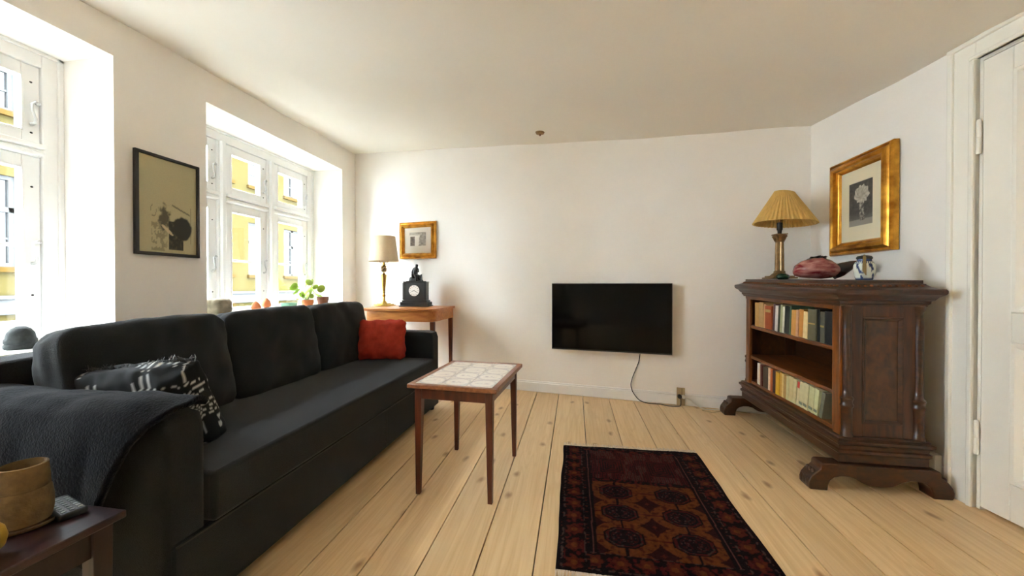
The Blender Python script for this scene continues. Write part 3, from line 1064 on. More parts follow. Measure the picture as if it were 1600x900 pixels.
tiles = []
for s_ in range(4):
    g = M()
    n = 26
    e = 0.0012
    g.grid(n, n, lambda u, v: ((u - .5) * (gx - 2 * e), (v - .5) * (gy - 2 * e), 0.0))
    W_ = n + 1
    bx = [(-gx / 2 + e, -gy / 2 + e), (gx / 2 - e, -gy / 2 + e), (gx / 2 - e, gy / 2 - e), (-gx / 2 + e, gy / 2 - e)]
    k0 = len(g.v)
    g.v += [(x, y, 0) for x, y in bx] + [(x, y, -0.007) for x, y in bx]
    g.f += [(k0 + i, k0 + 4 + i, k0 + 4 + (i + 1) % 4, k0 + (i + 1) % 4) for i in range(4)]
    ob = g.build('tile', MT['glaze'], tt, smooth=False)
    colour_grid(ob, tile_col(1.0 + 5.3 * s_))
    tiles.append(ob)
used = [False] * 4
for i in range(3):
    for j in range(4):
        s_ = (i * 5 + j * 3 + (i * j) % 2) % 4
        if not used[s_]:
            ob = tiles[s_]; used[s_] = True
        else:
            ob = tiles[s_].copy(); COL.objects.link(ob); ob.parent = tt
        ob.location = (-hw + rimw + gx * (i + .5), -hl + rimw + gy * (j + .5), th - 0.0008 + random.uniform(-.0004, .0006))

# ---------------------------------------------------------------- rug
RX0, RX1, RY0, RY1 = -0.067, 0.715, 1.30, 2.335
rw, rl = RX1 - RX0, RY1 - RY0
rug = thing('rug', 'small dark red Turkmen rug with octagon medallions on the floor boards', 'rug', (RX0, RY0, 0), 0)
NXR, NYR = 190, 250


def rugz(u, v):
    e = min(u * rw, (1 - u) * rw)
    return 0.0062 + 0.0014 * vn(u * 5, v * 6, 1) + 0.0007 * vn(u * 60, v * 80, 3) - 0.003 * (1 - sstep(0.0, 0.012, e))


def rugp(u, v):
    x = u * rw + 0.004 * vn(0.2, v * 7, 5) * (1 if u < .5 else -1) + 0.006 * vn(0.9, v * 3, 2)
    y = v * rl + 0.006 * vn(u * 3, 0.4, 8) + (0.018 * (u - 0.2) if v > 0.5 else 0.012 * u)
    return (x, y, rugz(u, v))


rp_ = M().grid(NXR, NYR, rugp)
pile = rp_.build('pile', MT['pile'], rug, angle=80)
MAR = srgb(98, 24, 24); DRK = srgb(30, 12, 18); NVY = srgb(24, 16, 26); RUS = srgb(112, 46, 26); ORA = srgb(138, 72, 32); PNK = srgb(140, 84, 78); GRY = srgb(96, 76, 72)


def rugcol(co):
    u, v = co.x / rw, co.y / rl
    n1 = vn(co.x * 55, co.y * 55, 1.0)
    n2 = vn(co.x * 130, co.y * 130, 4.0)
    X, Y = co.x, co.y
    eu = min(u, 1 - u) * rw
    ev = min(v, 1 - v) * rl
    col = MAR
    if eu < 0.014 or ev < 0.012:
        col = DRK
    elif eu < 0.125 or v < 0.105 or v > 0.945:
        # outer border: row of rosettes between dark stripes
        t = eu if eu < 0.125 else ev
        along = Y if eu < 0.125 else X
        s = (along / 0.092) % 1.0 - 0.5
        mid = (t - 0.066) / 0.036
        if abs(t - 0.022) < 0.004 or abs(t - 0.108) < 0.003:
            col = GRY if n1 > 0.0 else DRK
        elif abs(mid) < 1.0:
            rr = math.hypot(s * 2.4, mid)
            a = math.atan2(mid, s * 2.4)
            if rr < 0.35: col = ORA
            elif rr < 0.85 + 0.14 * math.cos(6 * a): col = RUS if n1 > -0.15 else MAR
            else: col = DRK if n1 < 0.2 else MAR
        else:
            col = NVY if t < 0.066 else DRK
            if (along / 0.022) % 1.0 < 0.3 and n1 > 0.05: col = RUS
    else:
        # inner guard lines
        if abs(eu - 0.139) < 0.0022:
            col = PNK
        elif eu < 0.155:
            col = DRK
        elif v > 0.605:
            # prayer panel with fine vertical stripes
            s = (X / 0.0105) % 1.0
            col = MAR if s > 0.38 else (GRY if vn(X * 20, Y * 9, 2) > 0.0 else DRK)
            if v < 0.635: col = DRK if n1 < 0.1 else MAR
            for cx in (0.265, 0.52):
                rr = max(abs(X - cx) / 0.066, abs(Y - 0.80) / 0.085)
                if rr < 1: col = DRK if (rr * 5) % 1 < 0.55 else MAR
        else:
            col = ORA if n1 > -0.25 else RUS
            hit = False
            for r_, cy in enumerate((0.210, 0.375, 0.540)):
                for cx in (0.262, 0.520):
                    dx, dy = abs(X - cx), abs(Y - cy)
                    q = max(dx / 0.078, dy / 0.060, (dx / 0.078 + dy / 0.060) / 1.45)
                    if q < 1.0:
                        hit = True
                        if q > 0.90: col = DRK
                        elif q > 0.78: col = MAR if n1 > -0.2 else GRY
                        elif q > 0.66: col = NVY
                        elif abs(X - cx) < 0.008: col = DRK
                        else: col = mix3(DRK, MAR, 0.5) if (math.floor(dx / 0.016) + math.floor(dy / 0.013)) % 2 else NVY
                        if 0.2 < q < 0.62 and n2 > 0.32: col = GRY
            if not hit:
                # stars between the medallions
                for cy in (0.128, 0.293, 0.458):
                    for cx in (0.14, 0.392, 0.645):
                        dx, dy = abs(X - cx), abs(Y - cy)
                        q = min(dx + dy * 2.2, dx * 2.2 + dy, (dx + dy) * 1.25)
                        if q < 0.066 and q > 0.012: col = mix3(DRK, MAR, 0.35)
                        elif q < 0.012: col = RUS
                if abs(X - 0.262) < 0.0045 or abs(X - 0.520) < 0.0045: col = DRK
                for cy in (0.210, 0.375, 0.540):
                    if abs(Y - cy) < 0.003: col = MAR
    k = 0.80 + 0.34 * n1 + 0.25 * n2
    wear = 0.12 * max(0, vn(X * 3, Y * 3, 7))
    return tuple(max(0.0, c * k * 0.42) + wear * g * 0.6 for c, g in zip(col, (0.10, 0.05, 0.045)))


colour_grid(pile, rugcol)
fg = M()
random.seed(5)
for v_, sg in ((1, 1), (0, -1)):
    for k in range(200):
        u = (k + random.random() * 0.6) / 200
        p = Vector(rugp(u, v_))
        ln = random.uniform(0.026, 0.052)
        dx = random.uniform(-.008, .008)
        fg.tube([(p.x, p.y - sg * .003, 0.0045), (p.x + dx * .5, p.y + sg * ln * .5, 0.0055), (p.x + dx, p.y + sg * ln, 0.0022)], [0.0024, 0.0024, 0.0016], 4)
fo = fg.build('fringe', MT['fringe'], rug)
fo['kind'] = 'stuff'

# ---------------------------------------------------------------- console table behind the sofa arm
CX0, CX1, CY0, CY1, CZ = -1.90, -1.185, 3.045, 3.585, 0.795
CO = ((CX0 + CX1) / 2, (CY0 + CY1) / 2, 0)
con = thing('console_table', 'cherry wood console table with rounded corner standing behind the far sofa arm', 'table', CO)


def dshape(e):
    x0, x1, y0, y1 = CX0 - e, CX1 + e, CY0 - e, CY1
    r = 0.085
    p = [(x0, y1), (x0, y0 + r)]
    for k in range(1, 7):
        a = PI + k * PI / 12
        p.append((x0 + r + r * math.cos(a), y0 + r + r * math.sin(a)))
    for k in range(0, 7):
        a = 1.5 * PI + k * PI / 12
        p.append((x1 - r + r * math.cos(a), y0 + r + r * math.sin(a)))
    p.append((x1, y1))
    return p


M().prism(dshape(0), 'z', CZ - 0.011, CZ).build('tabletop', MT['cherry'], con, CO, bevel=0.003)
M().prism(dshape(-0.003), 'z', CZ - 0.023, CZ - 0.0115).build('folding_leaf', MT['cherry'], con, CO, bevel=0.003)
M().prism(dshape(-0.022), 'z', CZ - 0.115, CZ - 0.0235).build('apron', MT['cherry'], con, CO)
for (x, y) in ((CX0 + .055, CY0 + .05), (CX1 - .045, CY0 + .05), (CX0 + .055, CY1 - .04), (CX1 - .035, CY1 - .04)):
    l = M()
    a, b = 0.019, 0.012
    l.add([(x - a, y - a, CZ - .116), (x + a, y - a, CZ - .116), (x + a, y + a, CZ - .116), (x - a, y + a, CZ - .116),
           (x - b, y - b, 0), (x + b, y - b, 0), (x + b, y + b, 0), (x - b, y + b, 0)],
          [(0, 1, 2, 3), (7, 6, 5, 4), (0, 4, 5, 1), (1, 5, 6, 2), (2, 6, 7, 3), (3, 7, 4, 0)])
    l.build('leg', MT['cherryD'], con, CO, bevel=0.002)

# brass lamp with the cream drum shade
lp = thing('table_lamp', 'brass table lamp with a plain cream drum shade on the console table', 'lamp', (-1.90 + 0.105, 3.475, CZ))
lp.location = (-1.872, 3.43, CZ)
lp.scale = (1, 1, 1.03)
b_ = M().box(-.085, .085, -.085, .085, 0.0005, 0.010)
b_.box(-.072, .072, -.072, .072, 0.010, 0.020)
b_.box(-.05, .05, -.05, .05, 0.020, 0.028)
b_.build('base', MT['brass'], lp, bevel=0.003)
M().lathe([(0.034, 0.028), (0.026, 0.040), (0.013, 0.055), (0.011, 0.09), (0.017, 0.096), (0.019, 0.103), (0.012, 0.108), (0.010, 0.125), (0.017, 0.132), (0.013, 0.14), (0.015, 0.15), (0.026, 0.285), (0.029, 0.300), (0.018, 0.306), (0.009, 0.318)], 20).build('stem', MT['brass'], lp)
rs = M()
for k in range(9):
    a = 2 * PI * k / 9
    rs.ball((0.016 * math.cos(a), 0.016 * math.sin(a), 0.345 + 0.012 * (k % 3)), 0.012, 0.012, 0.017, 8, 6)
rs.build('flower_knop', MT['bronze'], lp)
M().lathe([(0.007, 0.318), (0.007, 0.372), (0.024, 0.378), (0.026, 0.386), (0.012, 0.394), (0.012, 0.42), (0.0, 0.425)], 16).build('socket', MT['brass'], lp)
h = M()
for sg in (-1, 1):
    h.tube([(0, 0, 0.394), (sg * .022, 0, 0.402), (sg * .042, 0, 0.425), (sg * .05, 0, 0.47), (sg * .03, 0, 0.62), (0, 0, 0.672)], 0.0028, 6)
h.build('harp', MT['bronze'], lp)
s_ = M().lathe([(0.142, 0.432), (0.110, 0.668), (0.108, 0.668), (0.140, 0.432)], 40, cap=False)
s_.f += [(k, (k + 1) % 40, 3 * 40 + (k + 1) % 40, 3 * 40 + k) for k in range(40)]
s_.build('lamp_shade', MT['shade'], lp)
tr = M().lathe([(0.1435, 0.430), (0.1435, 0.438), (0.142, 0.438)], 40, cap=False)
tr.lathe([(0.1115, 0.664), (0.1105, 0.671), (0.108, 0.671)], 40, cap=False)
tr.build('shade_trim', MT['shade'], lp)

# black mantel clock with a seated figure
ck = thing('mantel_clock', 'black slate mantel clock with a bronze seated figure on the console table', 'clock', (-1.527, 3.42, CZ), R(5))
M().box(-.148, .148, -.075, .075, 0.0005, 0.012).box(-.138, .138, -.068, .068, 0.012, 0.045).box(-.122, .122, -.060, .060, 0.045, 0.062).build('base', MT['black'], ck, bevel=0.003)
M().box(-.110, .110, -.052, .052, 0.062, 0.232).box(-.114, .114, -.056, .056, 0.232, 0.242).build('case', MT['black'], ck, bevel=0.003)
for x in (-.104, .104):
    M().box(x - .012, x + .012, -.058, -.050, 0.066, 0.230).build('pilaster', MT['black'], ck, bevel=0.002)
dl = M().lathe([(0.052, 0), (0.052, 0.003), (0.001, 0.004)], 36, cap=False)
xform(dl, Matrix.Translation((0, -.0585, 0.155)) @ Matrix.Rotation(R(90), 4, 'X'))
dlo = dl.build('dial', MT['dial'], ck)
bz = M().lathe([(0.052, -0.004), (0.057, -0.002), (0.058, 0.004), (0.053, 0.007), (0.051, 0.004)], 36, cap=False)
xform(bz, Matrix.Translation((0, -.056, 0.155)) @ Matrix.Rotation(R(90), 4, 'X'))
bz.build('bezel', MT['bronzefig'], ck)
nm = M()
for k in range(12):
    a = 2 * PI * k / 12
    c_, s2 = math.cos(a), math.sin(a)
    mt = Matrix.Translation((0.040 * s2, -.0635, 0.155 + 0.040 * c_)) @ Matrix.Rotation(a, 4, 'Y')
    nm.box(-.0015, .0015, -.0004, .0004, -.006, .006, mt)
nm.build('hour_mark', MT['ink'], dlo)
for (ln, wd, ang, nme) in ((0.024, 0.0024, 250, 'hour_hand'), (0.036, 0.0018, 118, 'minute_hand')):
    hm = M().box(-wd, wd, -.0006, .0006, -0.005, ln, Matrix.Translation((0, -.0645, 0.155)) @ Matrix.Rotation(R(ang), 4, 'Y'))
    hm.build(nme, MT['ink'], dlo)


def skin_body(name, joints, edges_, parent, m, root=0, sub=2):
    me = bpy.data.meshes.new(name)
    me.from_pydata([j[0] for j in joints], edges_, [])
    ob = bpy.data.objects.new(name, me)
    COL.objects.link(ob)
    ob.parent = parent
    sk = ob.modifiers.new('skin', 'SKIN')
    if not me.skin_vertices:
        me.attributes.new('skin', 'FLOAT', 'POINT') if False else None
    lay = me.skin_vertices[0] if me.skin_vertices else None
    if lay is None:
        bpy.context.view_layer.objects.active = ob
        bpy.ops.mesh.customdata_skin_add()
        lay = me.skin_vertices[0]
    for i, j in enumerate(joints):
        lay.data[i].radius = (j[1], j[1])
        lay.data[i].use_root = (i == root)
    sb = ob.modifiers.new('smooth', 'SUBSURF')
    sb.levels = sb.render_levels = sub
    sk.use_smooth_shade = True
    me.materials.append(m)
    return ob


Z0 = 0.242
# rock seat
rk = M().ball((-0.018, 0.002, Z0 + 0.020), 0.056, 0.036, 0.040, 18, 12, lambda d: 1 + 0.22 * vn(d.x * 2.2, d.y * 2.2, d.z * 2.2 + 3))
rk.box(-.085, .085, -.045, .045, Z0 + 0.0003, Z0 + 0.006)
rk.v = [(x, y, max(z, Z0 + 0.0003)) for (x, y, z) in rk.v]
rk.build('rock_seat', MT['bronzefig'], ck)
J = [((-0.010, 0.0, Z0 + .062), .022), ((-0.012, 0.0, Z0 + .092), .019), ((-0.004, -0.002, Z0 + .120), .022), ((0.003, -0.003, Z0 + .140), .010), ((0.008, -0.006, Z0 + .158), .0155), ((0.012, -0.010, Z0 + .170), .011),
     # arms
     ((-0.026, 0.0, Z0 + .125), .0095), ((-0.042, 0.004, Z0 + .092), .0075), ((-0.040, -0.004, Z0 + .060), .006), ((-0.036, -0.012, Z0 + .048), .0055),
     ((0.020, -0.008, Z0 + .122), .0095), ((0.032, -0.018, Z0 + .098), .0075), ((0.012, -0.032, Z0 + .088), .006), ((0.004, -0.036, Z0 + .092), .0055),
     # legs
     ((-0.018, -0.010, Z0 + .058), .015), ((0.014, -0.040, Z0 + .060), .012), ((0.010, -0.038, Z0 + .026), .009), ((0.010, -0.038, Z0 + .010), .007), ((0.016, -0.050, Z0 + .008), .006),
     ((0.008, -0.002, Z0 + .056), .015), ((0.040, -0.028, Z0 + .054), .012), ((0.056, -0.024, Z0 + .026), .009), ((0.066, -0.022, Z0 + .011), .007), ((0.078, -0.030, Z0 + .008), .006)]
E_ = [(0, 1), (1, 2), (2, 3), (3, 4), (4, 5), (2, 6), (6, 7), (7, 8), (8, 9), (2, 10), (10, 11), (11, 12), (12, 13), (0, 14), (14, 15), (15, 16), (16, 17), (17, 18), (0, 19), (19, 20), (20, 21), (21, 22), (22, 23)]
skin_body('figure', J, E_, ck, MT['bronzefig'])
dr = M().grid(14, 10, lambda u, v: (-0.040 + 0.105 * u + 0.012 * v, -0.030 + 0.03 * math.sin(3 * u) - 0.014 * v, Z0 + 0.066 - 0.058 * v * (0.6 + 0.4 * u) - 0.02 * u * v + 0.004 * math.sin(14 * u)))
dro_ = dr.build('drapery', MT['bronzefig'], ck, angle=80)
sd = dro_.modifiers.new('thick', 'SOLIDIFY'); sd.thickness = 0.006

# ---------------------------------------------------------------- pictures
WRZ = math.atan2(d.y, d.x)


def on_back(x, z, off=0.0):
    return (x - nb.x * off, back_y(x) - nb.y * off, z)


GOLDPROF = lambda w: [(0, 0.002), (0, 0.016), (w * .06, 0.024), (w * .14, 0.026), (w * .22, 0.020), (w * .30, 0.021), (w * .48, 0.036), (w * .62, 0.040), (w * .74, 0.036), (w * .82, 0.026), (w * .90, 0.024), (w, 0.014), (w, 0.010)]


def picture(name, label, w, h, fw, loc, rz, m_frame, prof, art, nx, ny, mount):
    root = thing(name, label, 'picture', loc, rz)
    M().frame(w, h, prof).build('frame', m_frame, root, angle=28)
    iw, ih = w - 2 * fw + 0.006, h - 2 * fw + 0.006
    M().box(-w / 2 + .004, w / 2 - .004, -0.006, -0.001, -h / 2 + .004, h / 2 - .004).build('backing', MT['plate'], root)
    pr_ = M().grid(nx, ny, lambda u, v: ((u - .5) * iw, -mount, (v - .5) * ih)).build('print', MT['print'], root, smooth=False)
    colour_grid(pr_, lambda c: art(c.x / iw * 2, c.z / ih * 2))
    return root


def art_small(x, z):
    base = (0.66, 0.60, 0.50)
    X, Zz = x, z
    n = vn(x * 6, z * 6, 3)
    if abs(X) > 0.60 or Zz > 0.62 or Zz < -0.42:
        return base
    if X < -0.2:
        if -0.42 < Zz < 0.28 and X > -0.56: return mix3((0.10, 0.085, 0.07), (0.24, 0.2, 0.16), 0.5 + n)
        if Zz > 0.42: return mix3((0.34, 0.30, 0.25), base, 0.3 + 0.4 * n)
        return base
    if X < 0.14 - 0.35 * (0.3 - Zz) * 0.3:
        return (0.72, 0.67, 0.60) if Zz < 0.4 else mix3((0.34, 0.3, 0.25), base, 0.4 + n)
    return mix3((0.22, 0.19, 0.16), (0.46, 0.41, 0.34), 0.5 + 0.9 * n)


picture('framed_print', 'small gilt framed print hanging above the mantel clock', 0.435, 0.385, 0.06, on_back(-1.615, 1.470, 0.003), WRZ, MT['gold'], GOLDPROF(0.06), art_small, 60, 50, 0.013)


def art_black(x, z):
    base = srgb(184, 176, 140)
    base = tuple(c * (1 + 0.05 * vn(x * 30, z * 40, 1)) for c in base)
    ink = (0.022, 0.024, 0.025)
    n = vn(x * 7, z * 9, 2) + 0.5 * vn(x * 18, z * 22, 5)
    k = 0.0
    # dark block and round mass, lower right of the middle
    if -0.02 < x < 0.50 and -0.92 < z < -0.30:
        k = max(k, 0.95 - 0.25 * max(0, n))
    q = math.hypot((x - 0.46) / 0.36, (z + 0.44) / 0.27) + 0.10 * n
    k = max(k, 0.95 * (1 - sstep(0.88, 1.05, q)))
    # scratchy figure to the left
    q2 = math.hypot((x + 0.16) / 0.24, (z + 0.26) / 0.34) + 0.5 * n
    k = max(k, 0.8 * (1 - sstep(0.5, 1.0, q2)))
    if -0.60 < x < -0.06 and -0.95 < z < -0.35:
        k = max(k, 0.42 * (n > -0.05) * (1 - sstep(0.0, 0.3, abs(x + 0.35) - 0.15)))
    q3 = math.hypot((x + 0.52) / 0.10, (z + 0.12) / 0.13)
    if abs(q3 - 0.9) < 0.10 and n > -0.2: k = max(k, 0.5)
    if abs(x - 0.78) < 0.012 and -0.75 < z < 0.06: k = max(k, 0.5)
    if abs(z + 0.02 + 0.25 * (x - 0.4)) < 0.02 and 0.1 < x < 0.75: k = max(k, 0.6)
    # pale hand shape
    a = (x + 0.02) * 0.82 + (z + 0.50) * 0.57
    b2 = -(x + 0.02) * 0.57 + (z + 0.50) * 0.82
    if math.hypot((x + .06) / 0.20, (z + 0.50 + 0.5 * (x + .06)) / 0.045) < 1: return srgb(200, 184, 150)
    return mix3(base, ink, min(k, 1))


BP = [(0, 0.002), (0, 0.020), (0.003, 0.022), (0.016, 0.022), (0.018, 0.019), (0.018, 0.010)]
picture('framed_print', 'abstract black ink print in a thin black frame between the windows', 0.356, 0.586, 0.018, (LX + 0.003, 1.857, 1.469), R(90), MT['blackframe'], BP, art_black, 90, 150, 0.012)


def art_flower(x, z):
    base = srgb(232, 222, 192)
    X, Zz = (x + 0.04) / 0.54, (z - 0.02) / 0.60
    if abs(X) > 1 or abs(Zz) > 1:
        return base
    n = vn(x * 9, z * 13, 2) + 0.4 * vn(x * 25, z * 33, 5)
    bg = mix3((0.085, 0.08, 0.07), (0.20, 0.19, 0.165), sstep(-0.3, -0.95, Zz) + 0.25 * n)
    if Zz < -0.72: bg = mix3(bg, (0.36, 0.34, 0.28), 0.8)
    # pale fan shaped bloom on a bent stem
    q = math.hypot((X - 0.08) / 0.62, (Zz - 0.42) / 0.40)
    ang = math.atan2(Zz - 0.25, X - 0.1)
    if q < 1 + 0.08 * math.sin(ang * 11):
        s = 0.5 + 0.5 * math.sin(ang * 15 + 6 * q)
        return mix3((0.24, 0.22, 0.18), (0.62, 0.58, 0.48), min(1, max(0, 0.35 + 0.6 * s * q + 0.4 * n)))
    for (x0, x1) in ((-0.05, 0.10), (0.18, 0.24)):
        xc = x0 + (x1 - x0) * (-Zz)
        if abs(X - xc) < 0.11 and -0.78 < Zz < 0.1:
            return mix3((0.10, 0.09, 0.08), (0.52, 0.48, 0.40), min(1, max(0, 0.45 + 1.2 * n - 3 * abs(X - xc))))
    return bg


picture('framed_print', 'tall gilt framed print of a pale bloom hanging above the bookcase', 0.50, 0.612, 0.082, (right_x(2.63) - 0.004, 2.628, 1.504), R(-90) + math.atan2(0.016, 1), MT['gold'],
        [(0, 0.002), (0, 0.03), (.006, .040), (.014, .042), (.018, 0.036), (.022, .038), (.034, .054), (.046, .058), (.056, .052), (.060, .036), (.066, .034), (.074, .026), (.082, .016), (.082, .012)], art_flower, 90, 120, 0.015)

# ---------------------------------------------------------------- television, its cord and the socket
tv = thing('television', 'black flat television hanging on the white wall', 'television', on_back(0.305, 0.722, 0.0), WRZ)
M().box(-.503, .503, -.082, -.050, -.295, .296).build('case', MT['plastic'], tv, bevel=0.003)
M().box(-.496, .496, -.0835, -.0815, -.282, .289).build('screen', MT['screen'], tv)
ed = M().box(-.5055, .5055, -.081, -.070, -.2990, -.2945)
ed.box(.5030, .5055, -.081, -.070, -.2945, .297)
ed.build('silver_trim', MT['silver'], tv)
M().box(-.20, .20, -.050, -.002, -.12, .12).build('wall_bracket', MT['plastic'], tv)


def wp(x, z, off):
    return Vector(on_back(x, z, off))


def smooth_path(pts, k=6):
    out = []
    P = [Vector(p) for p in pts]
    for i in range(len(P) - 1):
        a, b, c, e = P[max(i - 1, 0)], P[i], P[i + 1], P[min(i + 2, len(P) - 1)]
        for j in range(k):
            t = j / k
            out.append(0.5 * ((2 * b) + (c - a) * t + (2 * a - 5 * b + 4 * c - e) * t * t + (3 * b - a - 3 * c + e) * t ** 3))
    out.append(P[-1])
    return out


cord = [wp(.553, .4235, .060), wp(.555, .402, .020), wp(.545, .34, .006), wp(.520, .27, .006), wp(.495, .20, .006), wp(.483, .14, .022), wp(.50, .08, .024), wp(.55, .02, .030), wp(.62, .0045, .05), wp(.70, .0045, .045), wp(.78, .0045, .07), wp(.84, .0045, .06), wp(.868, .012, .052), wp(.870, .055, .050), wp(.870, .082, .045)]
tag(M().tube(smooth_path(cord), 0.0036, 7).build('power_cord', MT['plastic']), 'thin black cord running from the television down to the wall socket', 'cord')
sk_ = thing('wall_socket', 'tan double wall socket with plugs low on the back wall', 'socket', on_back(0.872, 0.078, 0.017), WRZ)
M().box(-.031, .031, -.012, -.0005, -.073, .073).build('plate', MT['plate'], sk_, bevel=0.002)
M().lathe([(0.017, 0), (0.017, 0.022), (0.012, 0.026), (0.0, 0.026)], 14).build('black_plug', MT['plastic'], sk_)
o = bpy.data.objects['black_plug']; o.rotation_euler = (R(90), 0, 0); o.location = (-.010, -.012, .004)
M().lathe([(0.015, 0), (0.015, 0.022), (0.010, 0.026), (0.0, 0.026)], 14).build('white_plug', MT['whitecord'], sk_)
o = bpy.data.objects['white_plug']; o.rotation_euler = (R(90), 0, 0); o.location = (.020, -.012, .004)
M().box(.007, .010, -.0135, -.012, -.01, .07).build('slot_seam', MT['plastic'], sk_)
wc = [wp(.893, .078, .046), wp(.93, .072, .055), wp(.98, .035, .060), wp(1.03, .006, .065), wp(1.09, .0045, .06), wp(1.14, .0045, .045), wp(1.17, .010, .03), wp(1.20, .0045, .025), wp(1.30, .0045, .03), wp(1.5, .0045, .04)]
tag(M().tube(smooth_path(wc), 0.004, 7).build('power_cord', MT['whitecord']), 'white cord running from the wall socket behind the bookcase', 'cord')
tag(M().tube(smooth_path([wp(1.02, .0045, .10), wp(1.08, .0045, .13), wp(1.13, .0045, .10), wp(1.20, .0045, .05), wp(1.36, .0045, .055)]), 0.003, 6).build('power_cord', MT['plate']), 'thin tan cord lying on the floor beside the far bookcase foot', 'cord')
s2 = thing('wall_socket', 'white socket box low on the right wall beside the door casing', 'socket', (right_x(2.135) - 0.018, 2.135, 0.13), R(-90))
M().box(-.016, .020, -.03, 0, -.045, .045).build('box', MT['whitecord'], s2, bevel=0.003)
M().tube([(0.004, -.018, -.045), (0.006, -.02, -.075), (0.012, -.02, -.127)], 0.004, 6).build('cable', MT['whitecord'], s2)

# ceiling rose
ch = thing('ceiling_rose', 'small brown ceiling rose close to the back wall', 'fitting', (-0.295, 3.19, ceil_z(-0.295, 3.19) + 0.001))
M().lathe([(0.001, -0.022), (0.020, -0.022), (0.034, -0.016), (0.040, -0.004), (0.042, 0.004)], 20, cap=False).build('cup', MT['bronze'], ch)
M().lathe([(0.006, -0.034), (0.007, -0.022)], 10).build('cord_stub', MT['brownpot'], ch)

# ---------------------------------------------------------------- bookcase
BX0, BX1, BY0, BY1 = 1.285, 1.64, 2.06, 3.11
BO = (1.46, 2.585, 0.0)
bc = thing('bookcase', 'carved dark walnut bookcase with two open shelves against the right wall', 'bookcase', BO)
LEAN = 0.022


def lean(p):
    return (p[0], p[1], p[2] + LEAN * (p[1] - 2.05) * p[2])


def bpart(m, name, mt, parent=None, **k):
    m.v = [lean(v) for v in m.v]
    return m.build(name, mt, parent or bc, BO, **k)


def rings(rows, x0=BX0, x1=BX1, y0=BY0, y1=BY1, back=None):
    m = M()
    for (z, e) in rows:
        xb = (x1 + e) if back is None else min(x1 + e, back)
        m.v += [(x0 - e, y0 - e, z), (xb, y0 - e, z), (xb, y1 + e, z), (x0 - e, y1 + e, z)]
    n = len(rows)
    for j in range(n - 1):
        for k in range(4):
            k2 = (k + 1) % 4
            m.f.append((j * 4 + k, j * 4 + k2, (j + 1) * 4 + k2, (j + 1) * 4 + k))
    m.f.append((3, 2, 1, 0))
    m.f.append(tuple((n - 1) * 4 + k for k in range(4)))
    return m


OZ0, OZ1 = 0.283, 0.878      # front opening
OY0, OY1 = 2.122, 3.035
# boards
bpart(M().box(BX0 + 0.02, BX1 - 0.012, BY0 + 0.032, BY1 - 0.032, 0.262, OZ0), 'bottom_board', MT['walnutH'])
bpart(M().box(BX1 - 0.012, BX1 - 0.004, BY0 + 0.02, BY1 - 0.02, 0.262, 0.90), 'back_panel', MT['walnutD'])
bpart(M().box(BX0 + 0.02, BX1 - 0.012, BY0 + 0.032, BY1 - 0.032, 0.885, 0.90), 'top_board', MT['walnutH'])
for z in (0.468, 0.688):
    bpart(M().box(BX0 + 0.012, BX1 - 0.013, BY0 + 0.033, BY1 - 0.033, z - 0.022, z), 'shelf', MT['walnutH'], bevel=0.004)
# ends: stiles, rails and a recessed burl panel
for (ya, yb, out) in ((BY0 + 0.006, BY0 + 0.032, -1), (BY1 - 0.032, BY1 - 0.006, 1)):
    s = M()
    s.box(BX0 + 0.022, BX0 + 0.098, ya, yb, 0.262, 0.90)
    s.box(BX1 - 0.085, BX1 - 0.022, ya, yb, 0.262, 0.90)
    s.box(BX0 + 0.098, BX1 - 0.085, ya, yb, 0.845, 0.90)
    s.box(BX0 + 0.098, BX1 - 0.085, ya, yb, 0.262, 0.325)
    sp = bpart(s, 'side_frame', MT['walnutShade'], bevel=0.002)
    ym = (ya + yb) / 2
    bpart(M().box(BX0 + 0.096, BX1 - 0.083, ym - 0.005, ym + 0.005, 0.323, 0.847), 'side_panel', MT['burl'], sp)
    mo = M()
    yo = ya if out < 0 else yb
    w_, h_ = (BX1 - 0.085) - (BX0 + 0.098), 0.845 - 0.325
    fm_ = M().frame(w_, h_, [(0, -0.010), (0, 0.002), (0.006, 0.004), (0.012, 0.0), (0.018, -0.006), (0.018, -0.009)])
    cx_ = (BX0 + 0.098 + BX1 - 0.085) / 2
    fm_.v = [(v[0] + cx_, yo + (v[1] if out < 0 else -v[1]), v[2] + 0.585) for v in fm_.v]
    bpart(fm_, 'panel_moulding', MT['walnutD'], sp)
# front stiles and top rail
bpart(M().box(BX0 + 0.003, BX0 + 0.026, BY0 + 0.012, OY0, 0.262, 0.90), 'front_stile', MT['walnut'], bevel=0.003)
bpart(M().box(BX0 + 0.003, BX0 + 0.026, OY1, BY1 - 0.026, 0.262, 0.90), 'front_stile', MT['walnut'], bevel=0.003)
bpart(M().box(BX0 + 0.003, BX0 + 0.026, OY0, OY1, OZ1, 0.90), 'top_rail', MT['walnutH'], bevel=0.002)
for y0_, y1_ in ((OY0, OY0 + .007), (OY1 - .007, OY1)):
    bpart(M().box(BX0 + 0.006, BX0 + 0.020, y0_, y1_, OZ0 + .002, OZ1), 'inner_bead', MT['walnut'])
# corner columns with turned rings
CP_ = [(0.026, 0.262), (0.026, 0.275), (0.0225, 0.282), (0.0225, 0.40), (0.027, 0.408), (0.0285, 0.416), (0.024, 0.424), (0.024, 0.436), (0.028, 0.444), (0.028, 0.450), (0.019, 0.460), (0.0175, 0.50), (0.0185, 0.80), (0.0165, 0.872), (0.022, 0.880), (0.024, 0.90)]
for (x, y) in ((BX0 + 0.032, BY0 + 0.008), (BX1 - 0.020, BY0 + 0.010), (BX0 + 0.032, BY1 - 0.008), (BX1 - 0.020, BY1 - 0.010)):
    bpart(M().lathe(CP_, 16, (x, y, 0)), 'corner_column', MT['walnutD'])
